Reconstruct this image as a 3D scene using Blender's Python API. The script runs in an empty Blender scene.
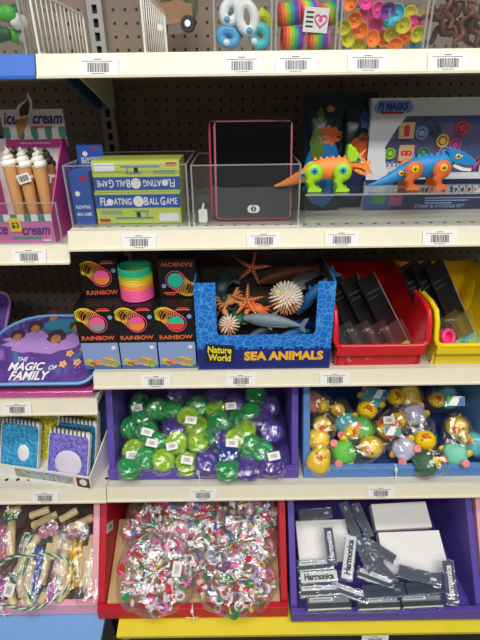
import bpy, math, random
from mathutils import Vector, Matrix, noise
random.seed(7)
scene = bpy.context.scene
COL = scene.collection
PI = math.pi

# ------------------------------------------------------------------ camera
F_PX, PITCH, ROLL, CAM_H = 462.0, math.radians(26.4), math.radians(0.75), 1.30
cd = bpy.data.cameras.new('camera'); cam = bpy.data.objects.new('camera', cd); COL.objects.link(cam)
cam.location = (0, 0, CAM_H)
cam.rotation_euler = (Matrix.Rotation(PI/2-PITCH, 3, 'X') @ Matrix.Rotation(-ROLL, 3, 'Z')).to_euler()
cd.sensor_fit = 'VERTICAL'; cd.sensor_height = 36.0; cd.sensor_width = 27.0; cd.lens = F_PX/640*36
cd.clip_start = 0.02; cd.clip_end = 50
scene.camera = cam

def ray(u, v):
    x, y = u-240.0, v-320.0
    c, s = math.cos(ROLL), math.sin(ROLL)
    x, y = c*x-s*y, s*x+c*y
    return Vector((x, F_PX*math.cos(PITCH)-y*math.sin(PITCH), -F_PX*math.sin(PITCH)-y*math.cos(PITCH)))
def at(u, v, Y):
    r = ray(u, v); return Vector((0, 0, CAM_H)) + r*(Y/r.y)
def on(u, v, hp, lift=0.0):          # point of the heap surface z = z0 + s (y - y0)
    y0, z0, s = hp; r = ray(u, v)
    k = (z0+lift-s*y0-CAM_H)/(r.z-s*r.y)
    return Vector((0, 0, CAM_H)) + r*k
def frame(p, xdir, normal):
    n = Vector(normal).normalized(); x = Vector(xdir); x = (x-n*x.dot(n)).normalized(); y = n.cross(x)
    m = Matrix((x, y, n)).transposed().to_4x4(); m.translation = p
    return m
def T(x, y, z): return Matrix.Translation((x, y, z))
def RX(a): return Matrix.Rotation(a, 4, 'X')
def RY(a): return Matrix.Rotation(a, 4, 'Y')
def RZ(a): return Matrix.Rotation(a, 4, 'Z')
def SC(x, y, z): return Matrix.Diagonal((x, y, z, 1))
FRONT = RX(PI/2)                     # local xy -> world xz, facing the aisle

# ------------------------------------------------------------------ materials
def lin(c):
    return tuple(((v/255)/12.92 if v/255 <= .04045 else ((v/255+.055)/1.055)**2.4) for v in c)+(1,)
PAL = dict(
 cream=(232,226,204), deck=(206,203,190), white=(240,240,238), paper=(236,236,234), black=(16,16,18), ink=(30,30,34),
 steel=(150,150,148), wire=(224,224,216), blue_rail=(44,104,200), blue_bracket=(40,84,150), yellow_rail=(232,214,30), sky_rail=(120,168,226),
 purple_bin=(98,78,176), purple_bin2=(92,74,168), blue_bin=(92,140,205), blue_bin_shade=(40,72,130), red_bin=(196,26,44), pink_bin=(244,178,196),
 red_tub=(214,30,40), yellow_tub=(245,214,20), kick=(24,24,26), floor=(150,146,138), card=(205,170,120),
 magenta=(212,70,160), pinkbox=(214,120,176), violet=(92,44,140), awning=(80,150,132), cone=(222,170,110), cone2=(190,140,90), choc=(74,62,52), swirl=(244,242,232), sticker=(250,214,40),
 game_blue=(36,84,176), game_lime=(192,206,88), game_grey=(110,140,150), orange=(246,140,60), lime=(160,214,30), dino_blue=(36,130,196), dino_orange=(210,104,50), screw_teal=(60,170,190), screw_yellow=(244,206,30), tooth=(236,230,220),
 tab_pink=(214,120,150), tab_red=(196,50,80), screen=(8,9,12), tab_grey=(52,54,58),
 stamp_white=(226,230,238), stamp_navy=(26,38,84), stamp_blue=(58,92,150), stamp_pink=(170,80,120), wood=(206,176,130), shaded_card=(70,60,54), under=(132,112,104), foil_teal=(10,38,46), foil_blue=(36,112,176), foil_lime=(84,116,34), foil_orange=(200,96,48),
 rb_black=(20,18,20), rb_sky=(140,164,214), rb_text=(240,110,70), spring_green=(40,190,150), spring_yellow=(240,200,60), spring_orange=(246,140,60), spring_pink=(240,90,160), spring_blue=(50,120,220), spring_red=(230,60,60), spring_violet=(130,70,190),
 sea_navy=(28,40,120), sea_gold=(250,190,40), nw_yellow=(240,224,60), shark=(112,128,140), shark_light=(190,196,196), tan=(206,140,84), spike=(240,232,220), sea_orange=(206,104,44), sea_dark=(40,60,70), sea_blue=(40,110,170), ray_grey=(90,92,96), shell=(206,196,110),
 tote_purple=(92,60,140), tote_teal=(50,130,160), tote_trim=(110,180,226), tote_dark=(70,44,60), tote_skin=(176,116,86), tote_lilac=(170,130,200), gold=(240,190,80),
 fur_blue=(62,164,226), fur_lilac=(128,120,216), fur_yellow=(206,200,60), fur_teal=(40,120,160), patch=(222,214,230), brown=(110,58,36), label_blue=(70,110,170),
 yo_green=(0,186,92), yo_lime=(182,232,44), yo_purple=(96,66,186), yo_blue=(30,80,180), yo_dark=(30,36,80),
 duck=(248,208,20), beak=(236,110,40), duck_teal=(70,186,200), duck_green=(96,196,60), duck_lilac=(196,196,220), duck_pink=(236,140,140), duck_mint=(120,206,180), duck_forest=(30,100,60),
 handle=(226,206,160), rope_yellow=(236,190,20), rope_blue=(40,84,180), rope_green=(30,140,80), rope_white=(220,230,220), rope_pink=(220,110,150), rope_magenta=(190,60,170), rope_mauve=(180,130,150),
 harm_blue=(40,64,116), harm_dark=(30,34,46), harm_silver=(150,156,164), harm_navy=(30,46,82), peg=(124,108,96), pop_orange=(250,140,30), pop_pink=(244,80,170), pop_yellow=(226,220,40), pop_teal=(70,196,210), pop_purple=(150,70,190),
 ring_white=(238,240,240), ring_blue=(80,170,220), worm=(122,68,54), worm2=(88,46,40), olive=(70,82,50), truck=(150,110,70), leaf=(70,190,60), leaf2=(30,90,50), tr_red=(214,30,60), tr_green=(30,150,80), tr_blue=(60,110,200), tr_pink=(240,120,180), tr_yellow=(220,180,50), tr_white=(240,236,240), tr_lilac=(176,160,214), tr_mauve=(170,140,150), tr_rose=(224,180,190),
 blister_black=(22,20,26), blister_pink=(236,60,130), blister_blue=(60,110,200), blister_red=(220,50,60), blister_lime=(180,210,90), head_green=(60,150,80), tie=(240,240,240))
_m = {}
ROUGH = dict(screen=.08, black=.4, paper=.8, card=.85, yo_green=.12, yo_lime=.12, yo_purple=.12, yo_blue=.12, yo_dark=.12, duck=.3, foil_teal=.25, foil_blue=.25, foil_lime=.25, foil_orange=.25, rb_black=.25, harm_silver=.25, steel=.45, floor=.6, handle=.55, blister_black=.3, tab_pink=.25, sea_navy=.4, red_tub=.3, yellow_tub=.3, cream=.4, deck=.45)
METAL = dict(harm_silver=.6)
def newmat(name):
    m = bpy.data.materials.new(name); m.use_nodes = True; nt = m.node_tree; nt.nodes.clear()
    o = nt.nodes.new('ShaderNodeOutputMaterial'); return m, nt, o
def M(name):
    if name in _m: return _m[name]
    if name in SPECIAL: _m[name] = SPECIAL[name](name); return _m[name]
    m, nt, o = newmat(name); b = nt.nodes.new('ShaderNodeBsdfPrincipled')
    b.inputs['Base Color'].default_value = lin(PAL[name]); b.inputs['Roughness'].default_value = ROUGH.get(name, .5)
    b.inputs['Metallic'].default_value = METAL.get(name, 0)
    n = nt.nodes.new('ShaderNodeTexNoise'); n.inputs['Scale'].default_value = 35; n.inputs['Detail'].default_value = 3
    tc = nt.nodes.new('ShaderNodeTexCoord'); nt.links.new(tc.outputs['Object'], n.inputs['Vector'])
    hs = nt.nodes.new('ShaderNodeHueSaturation'); hs.inputs['Color'].default_value = lin(PAL[name])
    mr = nt.nodes.new('ShaderNodeMapRange'); mr.inputs['To Min'].default_value = .94; mr.inputs['To Max'].default_value = 1.05
    nt.links.new(n.outputs['Fac'], mr.inputs['Value']); nt.links.new(mr.outputs['Result'], hs.inputs['Value'])
    nt.links.new(hs.outputs['Color'], b.inputs['Base Color'])
    nt.links.new(b.outputs[0], o.inputs[0]); _m[name] = m; return m
def film(name, base=.10, edge=.5, rough=.16, bump=.25, scale=28, tint=(1, 1, 1), haze=.015):
    m, nt, o = newmat(name); N = nt.nodes.new; L = nt.links.new
    tr = N('ShaderNodeBsdfTransparent'); tr.inputs[0].default_value = (*tint, 1)
    gl = N('ShaderNodeBsdfGlossy'); gl.inputs['Roughness'].default_value = rough; gl.inputs['Color'].default_value = (.95, .95, .95, 1)
    df = N('ShaderNodeBsdfDiffuse'); df.inputs[0].default_value = (.85, .86, .88, 1)
    lw = N('ShaderNodeLayerWeight'); lw.inputs['Blend'].default_value = .35
    mr = N('ShaderNodeMapRange'); mr.inputs['To Min'].default_value = base; mr.inputs['To Max'].default_value = edge
    L(lw.outputs['Facing'], mr.inputs['Value'])
    if bump:
        tc = N('ShaderNodeTexCoord'); no = N('ShaderNodeTexNoise'); no.inputs['Scale'].default_value = scale; no.inputs['Detail'].default_value = 3; no.inputs['Distortion'].default_value = 1.2
        bp = N('ShaderNodeBump'); bp.inputs['Strength'].default_value = bump; bp.inputs['Distance'].default_value = .01
        L(tc.outputs['Object'], no.inputs['Vector']); L(no.outputs['Fac'], bp.inputs['Height'])
        L(bp.outputs[0], gl.inputs['Normal']); L(bp.outputs[0], lw.inputs['Normal'])
    m1 = N('ShaderNodeMixShader'); m1.inputs[0].default_value = haze; L(tr.outputs[0], m1.inputs[1]); L(df.outputs[0], m1.inputs[2])
    m2 = N('ShaderNodeMixShader'); L(mr.outputs[0], m2.inputs[0]); L(m1.outputs[0], m2.inputs[1]); L(gl.outputs[0], m2.inputs[2])
    L(m2.outputs[0], o.inputs[0]); return m
def dots(name, base, hole, pitch, rad, band=None):
    """perforated sheet: a grid of small dark holes punched through a plain panel"""
    m, nt, o = newmat(name); N = nt.nodes.new; L = nt.links.new
    tc = N('ShaderNodeTexCoord'); sp = N('ShaderNodeSeparateXYZ'); L(tc.outputs['Object'], sp.inputs[0])
    def mth(op, a, b=None, c=None):
        n = N('ShaderNodeMath'); n.operation = op
        for i, q in enumerate((a, b, c)):
            if q is None: continue
            if isinstance(q, (int, float)): n.inputs[i].default_value = q
            else: L(q, n.inputs[i])
        return n.outputs[0]
    ax = (sp.outputs[0], sp.outputs[1] if band else sp.outputs[2])
    fx = mth('SUBTRACT', mth('FRACT', mth('DIVIDE', ax[0], pitch)), .5)
    fz = mth('SUBTRACT', mth('FRACT', mth('DIVIDE', ax[1], pitch)), .5)
    d = mth('SQRT', mth('ADD', mth('MULTIPLY', fx, fx), mth('MULTIPLY', fz, fz)))
    k = mth('LESS_THAN', d, rad/pitch)
    no = N('ShaderNodeTexNoise'); no.inputs['Scale'].default_value = 9; no.inputs['Detail'].default_value = 5; L(tc.outputs['Object'], no.inputs['Vector'])
    hs = N('ShaderNodeHueSaturation'); hs.inputs['Color'].default_value = lin(base)
    L(mth('ADD', mth('MULTIPLY', no.outputs['Fac'], .25), .87), hs.inputs['Value'])
    mx = N('ShaderNodeMix'); mx.data_type = 'RGBA'; L(k, mx.inputs['Factor']); L(hs.outputs[0], mx.inputs['A']); mx.inputs['B'].default_value = lin(hole)
    b = N('ShaderNodeBsdfPrincipled'); b.inputs['Roughness'].default_value = .6; L(mx.outputs['Result'], b.inputs['Base Color']); L(b.outputs[0], o.inputs[0])
    return m
def cells(name):
    m, nt, o = newmat(name); N = nt.nodes.new; L = nt.links.new
    tc = N('ShaderNodeTexCoord'); v = N('ShaderNodeTexVoronoi'); v.feature = 'DISTANCE_TO_EDGE'; v.inputs['Scale'].default_value = 80; L(tc.outputs['Object'], v.inputs['Vector'])
    cr = N('ShaderNodeValToRGB'); cr.color_ramp.elements[0].color = lin((84, 168, 240)); cr.color_ramp.elements[1].color = lin((24, 112, 206)); cr.color_ramp.elements[1].position = .085
    L(v.outputs['Distance'], cr.inputs[0]); b = N('ShaderNodeBsdfPrincipled'); b.inputs['Roughness'].default_value = .4; L(cr.outputs[0], b.inputs['Base Color']); L(b.outputs[0], o.inputs[0]); return m
def art(name, cols, scale, dist=1.5):
    """printed multicolour artwork"""
    m, nt, o = newmat(name); N = nt.nodes.new; L = nt.links.new
    tc = N('ShaderNodeTexCoord'); n = N('ShaderNodeTexNoise'); n.inputs['Scale'].default_value = scale; n.inputs['Detail'].default_value = 2; n.inputs['Distortion'].default_value = dist
    L(tc.outputs['Object'], n.inputs['Vector']); cr = N('ShaderNodeValToRGB'); cr.color_ramp.interpolation = 'EASE'
    e = cr.color_ramp.elements
    while len(e) < len(cols): e.new(.5)
    for i, c in enumerate(cols): e[i].position = .3+.4*i/(len(cols)-1); e[i].color = lin(c)
    L(n.outputs['Fac'], cr.inputs[0]); b = N('ShaderNodeBsdfPrincipled'); b.inputs['Roughness'].default_value = .35; L(cr.outputs[0], b.inputs['Base Color']); L(b.outputs[0], o.inputs[0]); return m
def fur(name):
    m, nt, o = newmat(name); N = nt.nodes.new; L = nt.links.new; c = PAL[name[2:]]
    tc = N('ShaderNodeTexCoord'); n = N('ShaderNodeTexNoise'); n.inputs['Scale'].default_value = 170; n.inputs['Detail'].default_value = 5; L(tc.outputs['Object'], n.inputs['Vector'])
    cr = N('ShaderNodeValToRGB'); cr.color_ramp.elements[0].position = .3; cr.color_ramp.elements[1].position = .7
    cr.color_ramp.elements[0].color = lin(tuple(v*.72 for v in c)); cr.color_ramp.elements[1].color = lin(tuple(min(255, v*1.2) for v in c))
    L(n.outputs['Fac'], cr.inputs[0]); b = N('ShaderNodeBsdfPrincipled'); b.inputs['Roughness'].default_value = .9; L(cr.outputs[0], b.inputs['Base Color'])
    bp = N('ShaderNodeBump'); bp.inputs['Strength'].default_value = 1; bp.inputs['Distance'].default_value = .006; L(n.outputs['Fac'], bp.inputs['Height']); L(bp.outputs[0], b.inputs['Normal'])
    L(b.outputs[0], o.inputs[0]); return m
def tinted(name):
    """coloured translucent plastic"""
    m, nt, o = newmat(name); N = nt.nodes.new; L = nt.links.new; c = lin(PAL[name[2:]])
    b = N('ShaderNodeBsdfPrincipled'); b.inputs['Base Color'].default_value = c; b.inputs['Roughness'].default_value = .1
    b.inputs['Coat Weight'].default_value = .5
    tl = N('ShaderNodeBsdfTranslucent'); tl.inputs[0].default_value = c
    mx = N('ShaderNodeMixShader'); mx.inputs[0].default_value = .3; L(b.outputs[0], mx.inputs[1]); L(tl.outputs[0], mx.inputs[2]); L(mx.outputs[0], o.inputs[0]); return m
SPECIAL = {
 'film': lambda n: film(n), 'film_heavy': lambda n: film(n, .13, .55, .17, .25, 30, (1, 1, 1), .03), 'acrylic': lambda n: film(n, .03, .4, .04, 0, 1, (.97, .98, .98), .012),
 'acrylic_edge': lambda n: film(n, .35, .6, .2, 0, 1, (.9, .92, .92), .35), 'case': lambda n: film(n, .06, .4, .08, .12, 30, (.93, .95, .97), .015), 'pinkfilm': lambda n: film(n, .1, .5, .1, .4, 30, (.95, .55, .8), .1),
 'pegboard': lambda n: dots(n, PAL['peg'], (22, 17, 15), .0254, .0034), 'perf': lambda n: dots(n, PAL['deck'], (34, 32, 30), .0254, .0042, True),
 'cells': cells, 'art_sky': lambda n: art(n, [(250, 210, 60), (110, 150, 220), (130, 165, 226), (190, 130, 90), (120, 160, 60)], 60), 'art_tote': lambda n: art(n, [(60, 130, 170), (96, 64, 150), (80, 50, 130), (150, 110, 190)], 14), 'art_lid': lambda n: art(n, [(110, 140, 190), (180, 190, 210), (150, 150, 90), (210, 214, 226)], 45), 'art_stamp': lambda n: art(n, [(40, 70, 120), (66, 96, 150), (130, 90, 150), (180, 84, 120)], 9, .3),
 'f_fur_blue': fur, 'f_fur_lilac': fur, 'f_fur_yellow': fur, 'f_fur_teal': fur,
 't_yo_green': tinted, 't_yo_lime': tinted, 't_yo_purple': tinted, 't_yo_blue': tinted, 't_yo_dark': tinted}

# ------------------------------------------------------------------ mesh builder
_txt = {}
def text_mesh(s, size, bold, shear):
    key = (s, size, bold, shear)
    if key not in _txt:
        c = bpy.data.curves.new('t', 'FONT'); c.body = s; c.size = size; c.offset = bold*size; c.shear = shear; c.align_x = 'CENTER'; c.align_y = 'CENTER'; c.extrude = .00025; c.resolution_u = 3
        o = bpy.data.objects.new('t', c); COL.objects.link(o)
        me = o.to_mesh(); vs = [v.co.copy() for v in me.vertices]; fs = [tuple(p.vertices) for p in me.polygons]
        o.to_mesh_clear(); COL.objects.unlink(o); bpy.data.objects.remove(o); bpy.data.curves.remove(c)
        _txt[key] = (vs, fs)
    return _txt[key]
class G:
    def __init__(s, mat='white'): s.v = []; s.f = []; s.fm = []; s.mats = []; s.m = mat; s.X = Matrix.Identity(4)
    def _mi(s):
        if s.m not in s.mats: s.mats.append(s.m)
        return s.mats.index(s.m)
    def add(s, vs, fs, X=None, mat=None):
        if mat: s.m = mat
        A = s.X @ X if X is not None else s.X
        n = len(s.v); s.v += [A @ Vector(p) for p in vs]; mi = s._mi()
        flip = A.determinant() < 0
        for f in fs:
            f = tuple(i+n for i in f); s.f.append(f[::-1] if flip else f); s.fm.append(mi)
        return s
    def box(s, x0, x1, y0, y1, z0, z1, X=None, mat=None):
        vs = [(x, y, z) for z in (z0, z1) for y in (y0, y1) for x in (x0, x1)]
        return s.add(vs, [(0, 2, 3, 1), (4, 5, 7, 6), (0, 1, 5, 4), (2, 6, 7, 3), (0, 4, 6, 2), (1, 3, 7, 5)], X, mat)
    def prism(s, poly, z0, z1, X=None, mat=None):          # polygon in xy (counter-clockwise), extruded in z
        n = len(poly); vs = [(x, y, z0) for x, y in poly]+[(x, y, z1) for x, y in poly]
        fs = [tuple(range(n))[::-1], tuple(range(n, 2*n))]+[(i, (i+1) % n, n+(i+1) % n, n+i) for i in range(n)]
        return s.add(vs, fs, X, mat)
    def tube(s, pts, r, n=8, X=None, closed=False, mat=None, flat=1.0):
        pts = [Vector(p) for p in pts]; k = len(pts); rs = r if isinstance(r, (list, tuple)) else [r]*k
        vs = []; up = Vector((0, 0, 1)); prev = None
        for i, p in enumerate(pts):
            a = pts[(i-1) % k] if (closed or i) else p; b = pts[(i+1) % k] if (closed or i < k-1) else p
            t = (b-a).normalized()
            if prev is None:
                u = t.cross(up); u = t.cross(Vector((1, 0, 0))) if u.length < .1 else u
            else: u = prev-t*prev.dot(t)
            u.normalize(); prev = u; w = t.cross(u)
            for j in range(n):
                q = 2*PI*j/n; vs.append(p+u*(math.cos(q)*rs[i]*flat)+w*(math.sin(q)*rs[i]))
        fs = []
        for i in range(k if closed else k-1):
            for j in range(n):
                a, b = i*n+j, i*n+(j+1) % n; c, d = ((i+1) % k)*n+(j+1) % n, ((i+1) % k)*n+j
                fs.append((a, b, c, d))
        if not closed: fs += [tuple(range(n))[::-1], tuple(range((k-1)*n, k*n))]
        return s.add(vs, fs, X, mat)
    def lathe(s, prof, n=20, X=None, mat=None):            # (r, z) from bottom to top
        vs = []; fs = []; k = len(prof)
        for r, z in prof:
            for j in range(n): vs.append((r*math.cos(2*PI*j/n), r*math.sin(2*PI*j/n), z))
        for i in range(k-1):
            for j in range(n): fs.append((i*n+j, i*n+(j+1) % n, (i+1)*n+(j+1) % n, (i+1)*n+j))
        fs += [tuple(range(n))[::-1], tuple(range((k-1)*n, k*n))]
        return s.add(vs, fs, X, mat)
    def ball(s, c, r, X=None, nu=16, nv=10, mat=None, fn=None):
        r = (r, r, r) if isinstance(r, (int, float)) else r; c = Vector(c); vs = []; fs = []
        for i in range(nv+1):
            a = PI*i/nv-PI/2
            for j in range(nu):
                b = 2*PI*j/nu; d = Vector((math.cos(a)*math.cos(b), math.cos(a)*math.sin(b), math.sin(a)))
                k = fn(d) if fn else 1
                vs.append(c+Vector((d.x*r[0]*k, d.y*r[1]*k, d.z*r[2]*k)))
        for i in range(nv):
            for j in range(nu): fs.append((i*nu+j, i*nu+(j+1) % nu, (i+1)*nu+(j+1) % nu, (i+1)*nu+j))
        return s.add(vs, fs, X, mat)
    def text(s, body, size, X, mat=None, bold=0.02, shear=0, w=None):
        vs, fs = text_mesh(body, size, bold, shear)
        k = 1
        if w:
            ww = max(v.x for v in vs)-min(v.x for v in vs); k = w/ww
        return s.add(vs, fs, X @ SC(k, 1, 1), mat)
    def disc(s, r, X, mat=None, n=20, t=.0004, sx=1, sy=1):
        return s.prism([(sx*r*math.cos(2*PI*j/n), sy*r*math.sin(2*PI*j/n)) for j in range(n)], 0, t, X, mat)
    def mesh(s, name):
        me = bpy.data.meshes.new(name); me.from_pydata([tuple(p) for p in s.v], [], s.f)
        for mm in s.mats: me.materials.append(M(mm))
        for p, i in zip(me.polygons, s.fm): p.material_index = i
        me.validate(); me.update()
        return me
def rrect(w, h, r, n=5):
    out = []
    for cx, cy, a0 in ((w/2-r, h/2-r, 0), (-w/2+r, h/2-r, PI/2), (-w/2+r, -h/2+r, PI), (w/2-r, -h/2+r, 1.5*PI)):
        for i in range(n+1): a = a0+PI/2*i/n; out.append((cx+r*math.cos(a), cy+r*math.sin(a)))
    return out
def obj(name, g, parent=None, X=None, bevel=0, smooth=True, sub=0, ang=.6, label=None, kind=None):
    me = g.mesh(name) if isinstance(g, G) else g
    if isinstance(g, G) and smooth:
        me.shade_smooth(); me.set_sharp_from_angle(angle=ang)
    o = bpy.data.objects.new(name, me); COL.objects.link(o)
    if parent: o.parent = parent
    if X is not None: o.matrix_local = X
    if bevel: b = o.modifiers.new('b', 'BEVEL'); b.width = bevel; b.segments = 2; b.limit_method = 'ANGLE'
    if sub: b = o.modifiers.new('s', 'SUBSURF'); b.levels = sub; b.render_levels = sub
    if label: o['label'] = label
    if kind: o['kind'] = kind
    return o
def tag(o, label=None, cat=None, group=None, kind=None):
    if label: o['label'] = label
    if cat: o['category'] = cat
    if group: o['group'] = group
    if kind: o['kind'] = kind
    return o
def thing(name, label, cat, X=None, group=None):
    o = bpy.data.objects.new(name, None); o.empty_display_size = .02; COL.objects.link(o)
    if X is not None: o.matrix_world = X
    return tag(o, label, cat, group)
def copy_tree(o, X):
    c = o.copy(); COL.objects.link(c); c.matrix_world = X
    for ch in o.children:
        d = ch.copy(); COL.objects.link(d); d.parent = c
        for g in ch.children:
            e = g.copy(); COL.objects.link(e); e.parent = d
    return c
def struct(name, g, **k): return obj(name, g, kind='structure', **k)
ORD = ['leftmost', 'second from left', 'third from left', 'fourth from left', 'fifth from left', 'sixth from left', 'seventh from left', 'eighth from left', 'ninth from left', 'tenth from left', 'eleventh from left', 'twelfth from left']
NUM = ['', 'one', 'two', 'three', 'four', 'five', 'six', 'seven', 'eight', 'nine', 'ten', 'eleven', 'twelve']
def rank(items, one, many):
    """items: list of (pixel x, object); 'one' labels a lone thing, 'many' has {} for its place in the row"""
    items = sorted(items, key=lambda t: t[0]); n = len(items)
    for i, (_, o) in enumerate(items):
        o['label'] = one if n == 1 else many.format('rightmost' if i == n-1 else ORD[i], NUM[n])
def bagG(rx, ry, rz, seed, mat='film', amp=.10, nu=20, nv=12, p=.75):
    """crumpled film around something: a squarish ellipsoid with sharp creases"""
    off = Vector((seed*3.7, seed*1.3, seed*2.1))
    rj = random.Random(int(seed*13))
    def fn(d):
        n1 = abs(noise.noise(d*3.2+off)); n2 = abs(noise.noise(d*7+off)); n3 = noise.noise(d*1.5+off)
        m = max(abs(d.x), abs(d.y), abs(d.z)); sq = (1/m)**(1-p); n4 = abs(noise.noise(d*13+off))
        return sq*(1+amp*(n3*.8-n1*1.1-n2*.6-n4*.45+rj.uniform(-.16, .16)+.42))
    g = G(mat); g.ball((0, 0, 0), (rx, ry, rz), nu=nu, nv=nv, fn=fn); return g

# ================================================================== the setting
PB = 1.20                                   # pegboard plane
DK = dict(top=1.352, two=1.081, three=.787, four=.513, base=.207)
g = G('pegboard'); g.box(-1.0, 1.0, PB, PB+.006, .05, 1.9); struct('wall_back', g)
g = G('floor'); g.box(-3, 3, -3, 1.3, -.02, 0); struct('floor', g)
# slotted upright between the two sections
g = G('steel')
xs = -.3025
g.box(xs-.016, xs-.0055, PB-.02, PB-.001, 0, 1.88); g.box(xs+.0055, xs+.016, PB-.02, PB-.001, 0, 1.88)
k = 0
for i in range(73): g.box(xs-.0056, xs+.0056, PB-.02, PB-.016, .02+.0254*i, .029+.0254*i)
g.box(xs-.006, xs+.006, PB-.006, PB-.001, 0, 1.88, mat='black')
struct('trim_1', g)

# ------------------------------------------------------------------ shelves
RT = math.radians(25)
def shelf(name, label, x0, x1, yf, zt, rail='cream', brackets=(), bmat='cream', deck='deck', perf=True):
    t = thing(name, label, 'shelf', T((x0+x1)/2, yf, zt), None)
    hw = (x1-x0)/2-.001
    d = G(deck); d.box(-hw, hw, .012, PB-.022-yf, -.014, 0)
    if perf: d.box(-hw, hw, .022, .0474, 0, .0003, mat='perf')
    obj('deck', d, t)
    p = G(rail)
    prof = [(.013, -.003), (.013, 0), (.0095, .001), (.0085, -.003), (-.0005, -.0275), (-.004, -.0285), (-.004, -.032), (.003, -.032), (.0135, -.006)]
    X = Matrix(((0, 0, 1, 0), (1, 0, 0, 0), (0, 1, 0, 0), (0, 0, 0, 1)))
    p.prism(prof[::-1], -hw, hw, X)
    obj('price_channel', p, t)
    for bx in brackets:
        b = G(bmat); b.prism([(.10, -.014), (PB-.03-yf, -.014), (PB-.03-yf, -.085), (PB-.06-yf, -.085)][::-1], -.002, .002, T(bx-(x0+x1)/2, 0, 0) @ X)
        obj('bracket', b, t)
    return t
XS = -.3025
shelf('shelf', 'top cream metal shelf under the clear bins of small toys', XS, .72, .79, DK['top'], brackets=(XS+.02,))
shelf('shelf', 'cream metal shelf carrying the dinosaurs and ball games', XS, .72, .79, DK['two'])
shelf('shelf', 'cream metal shelf carrying the sea animal carton', XS, .72, .79, DK['three'])
shelf('shelf', 'cream metal shelf under the purple and blue bins', XS, .72, .747, DK['four'])
shelf('shelf', 'top left shelf with the blue front rail', -1.0, XS, .79, 1.352, rail='blue_rail', brackets=(XS-.008,), bmat='blue_bracket')
shelf('shelf', 'cream metal shelf under the ice cream pen display', -1.0, XS, .79, 1.057)
shelf('shelf', 'cream metal shelf under the purple lunch bag', -1.0, XS, .79, .722)
shelf('shelf', 'cream metal shelf under the furry notebooks', -1.0, XS, .747, .511)

def base(name, label, x0, x1, rail):
    t = thing(name, label, 'shelf', T((x0+x1)/2, .62, DK['base']))
    hw = (x1-x0)/2
    d = G('deck'); d.box(-hw, hw, .055, .57, -.012, 0); obj('deck', d, t)
    f = G(rail); e0 = .002 if rail == 'yellow_rail' else -.006; f.prism([(e0, -.015), (.056, -.0005), (.056, -.012), (e0+.002, -.026)][::-1], -hw, hw, Matrix(((0, 0, 1, 0), (1, 0, 0, 0), (0, 1, 0, 0), (0, 0, 0, 1)))); obj('front_strip', f, t)
    q = G('kick'); q.box(-hw, hw, .07, .55, -DK['base'], -.012); obj('plinth', q, t)
base('base_shelf', 'bottom shelf with the yellow front strip', XS+.012, .72, 'yellow_rail')
base('base_shelf', 'bottom shelf with the pale blue front strip', -1.0, XS-.022, 'sky_rail')

# ------------------------------------------------------------------ price labels in the rails
lg = G('paper'); lg.box(-.0305, .0305, 0, .0006, -.0125, .0125)
label_me = lg.mesh('price_label')
bars = G('ink'); x = -.016; random.seed(3)
while x < .016:
    w = random.choice((.0006, .0011, .0016)); bars.box(x, x+w, -.0003, .0001, -.0085, .0045); x += w+random.choice((.0008, .0013))
bars.box(-.024, .022, -.0003, .0001, .0065, .0072); bars.box(-.006, .005, -.0003, .0001, .0092, .0102); bars.box(-.010, .010, -.0003, .0001, -.0112, -.0104)
bar_me = bars.mesh('barcode')
def price(px, yf, zt, label, tilt=0):
    mid = at(px, 0, 1)
    zc = zt-.0165; yc = yf+.0008
    u = Vector((0, 0, CAM_H))
    # x of that rail point under the given picture column
    lo, hi = -20, 700
    for _ in range(40):
        m = (lo+hi)/2; p = at(px, m, yc)
        if p.z > zc: lo = m
        else: hi = m
    p = at(px, lo, yc)
    o = obj('price_label', label_me, X=T(p.x, yc, zc) @ RX(-math.radians(19)) @ RY(tilt)); tag(o, label, 'label', 'shelf price labels')
    obj('barcode', bar_me, o)
for px, lab in ((98, 'white price label under the wire dividers on the top shelf'), (242, 'white price label under the bin of white and blue rings'), (296, 'white price label under the bin of rainbow springs'), (368, 'white price label under the bin of suction poppers'), (448, 'white price label under the bin of brown rubber worms')):
    price(px, .79, DK['top'], lab, random.uniform(-.02, .02))
price(29, .79, 1.057, 'white price label under the ice cream pen display')
for px, lab in ((139, 'white price label under the floating ball games'), (264, 'white price label under the drawing tablets'), (342, 'white price label below the orange dinosaur'), (440, 'white price label below the stamp and doodle box')):
    price(px, .79, DK['two'], lab, random.uniform(-.02, .02))
price(17, .79, .722, 'white price label under the purple lunch bag')
for px, lab in ((156, 'white price label under the rainbow spring boxes'), (241, 'white price label under the sea animal carton'), (335, 'white price label under the red plastic tub')):
    price(px, .79, DK['three'], lab, random.uniform(-.02, .02))
price(45, .747, .511, 'white price label under the furry notebooks')
price(203, .747, DK['four'], 'white price label under the purple bin of yo-yos')
price(381, .747, DK['four'], 'white price label under the blue bin of ducks')
o = obj('price_label', label_me, X=T(at(376, 636, .62).x, .6205, .1685) @ RX(-.2)); tag(o, 'white price label below the bottom yellow strip', 'label', 'shelf price labels'); obj('barcode', bar_me, o)

# ================================================================== top shelf
ZT = DK['top']+.0004
def wire_divider(x, y0, y1, label):
    t = thing('wire_divider', label, 'divider', T(x, y0, ZT), 'wire shelf dividers')
    f = G('wire'); L = y1-y0
    f.tube([(0, 0, .0022), (0, 0, .078), (0, .006, .084), (0, L-.006, .084), (0, L, .078), (0, L, .0022)], .0019, 8, closed=True); obj('frame', f, t)
    w = G('wire'); w.tube([(0, 0, .003), (0, 0, .083)], .0010, 6); me = w.mesh('wire'); me.shade_smooth()
    n = 12
    for i in range(1, n): obj('wire', me, t, T(0, L*i/n, 0))
wire_divider(XS+.004, .808, 1.07, 'white wire divider beside the blue railed shelf')
wire_divider(-.138, .808, 1.06, 'white wire divider right of the slotted upright')

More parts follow.
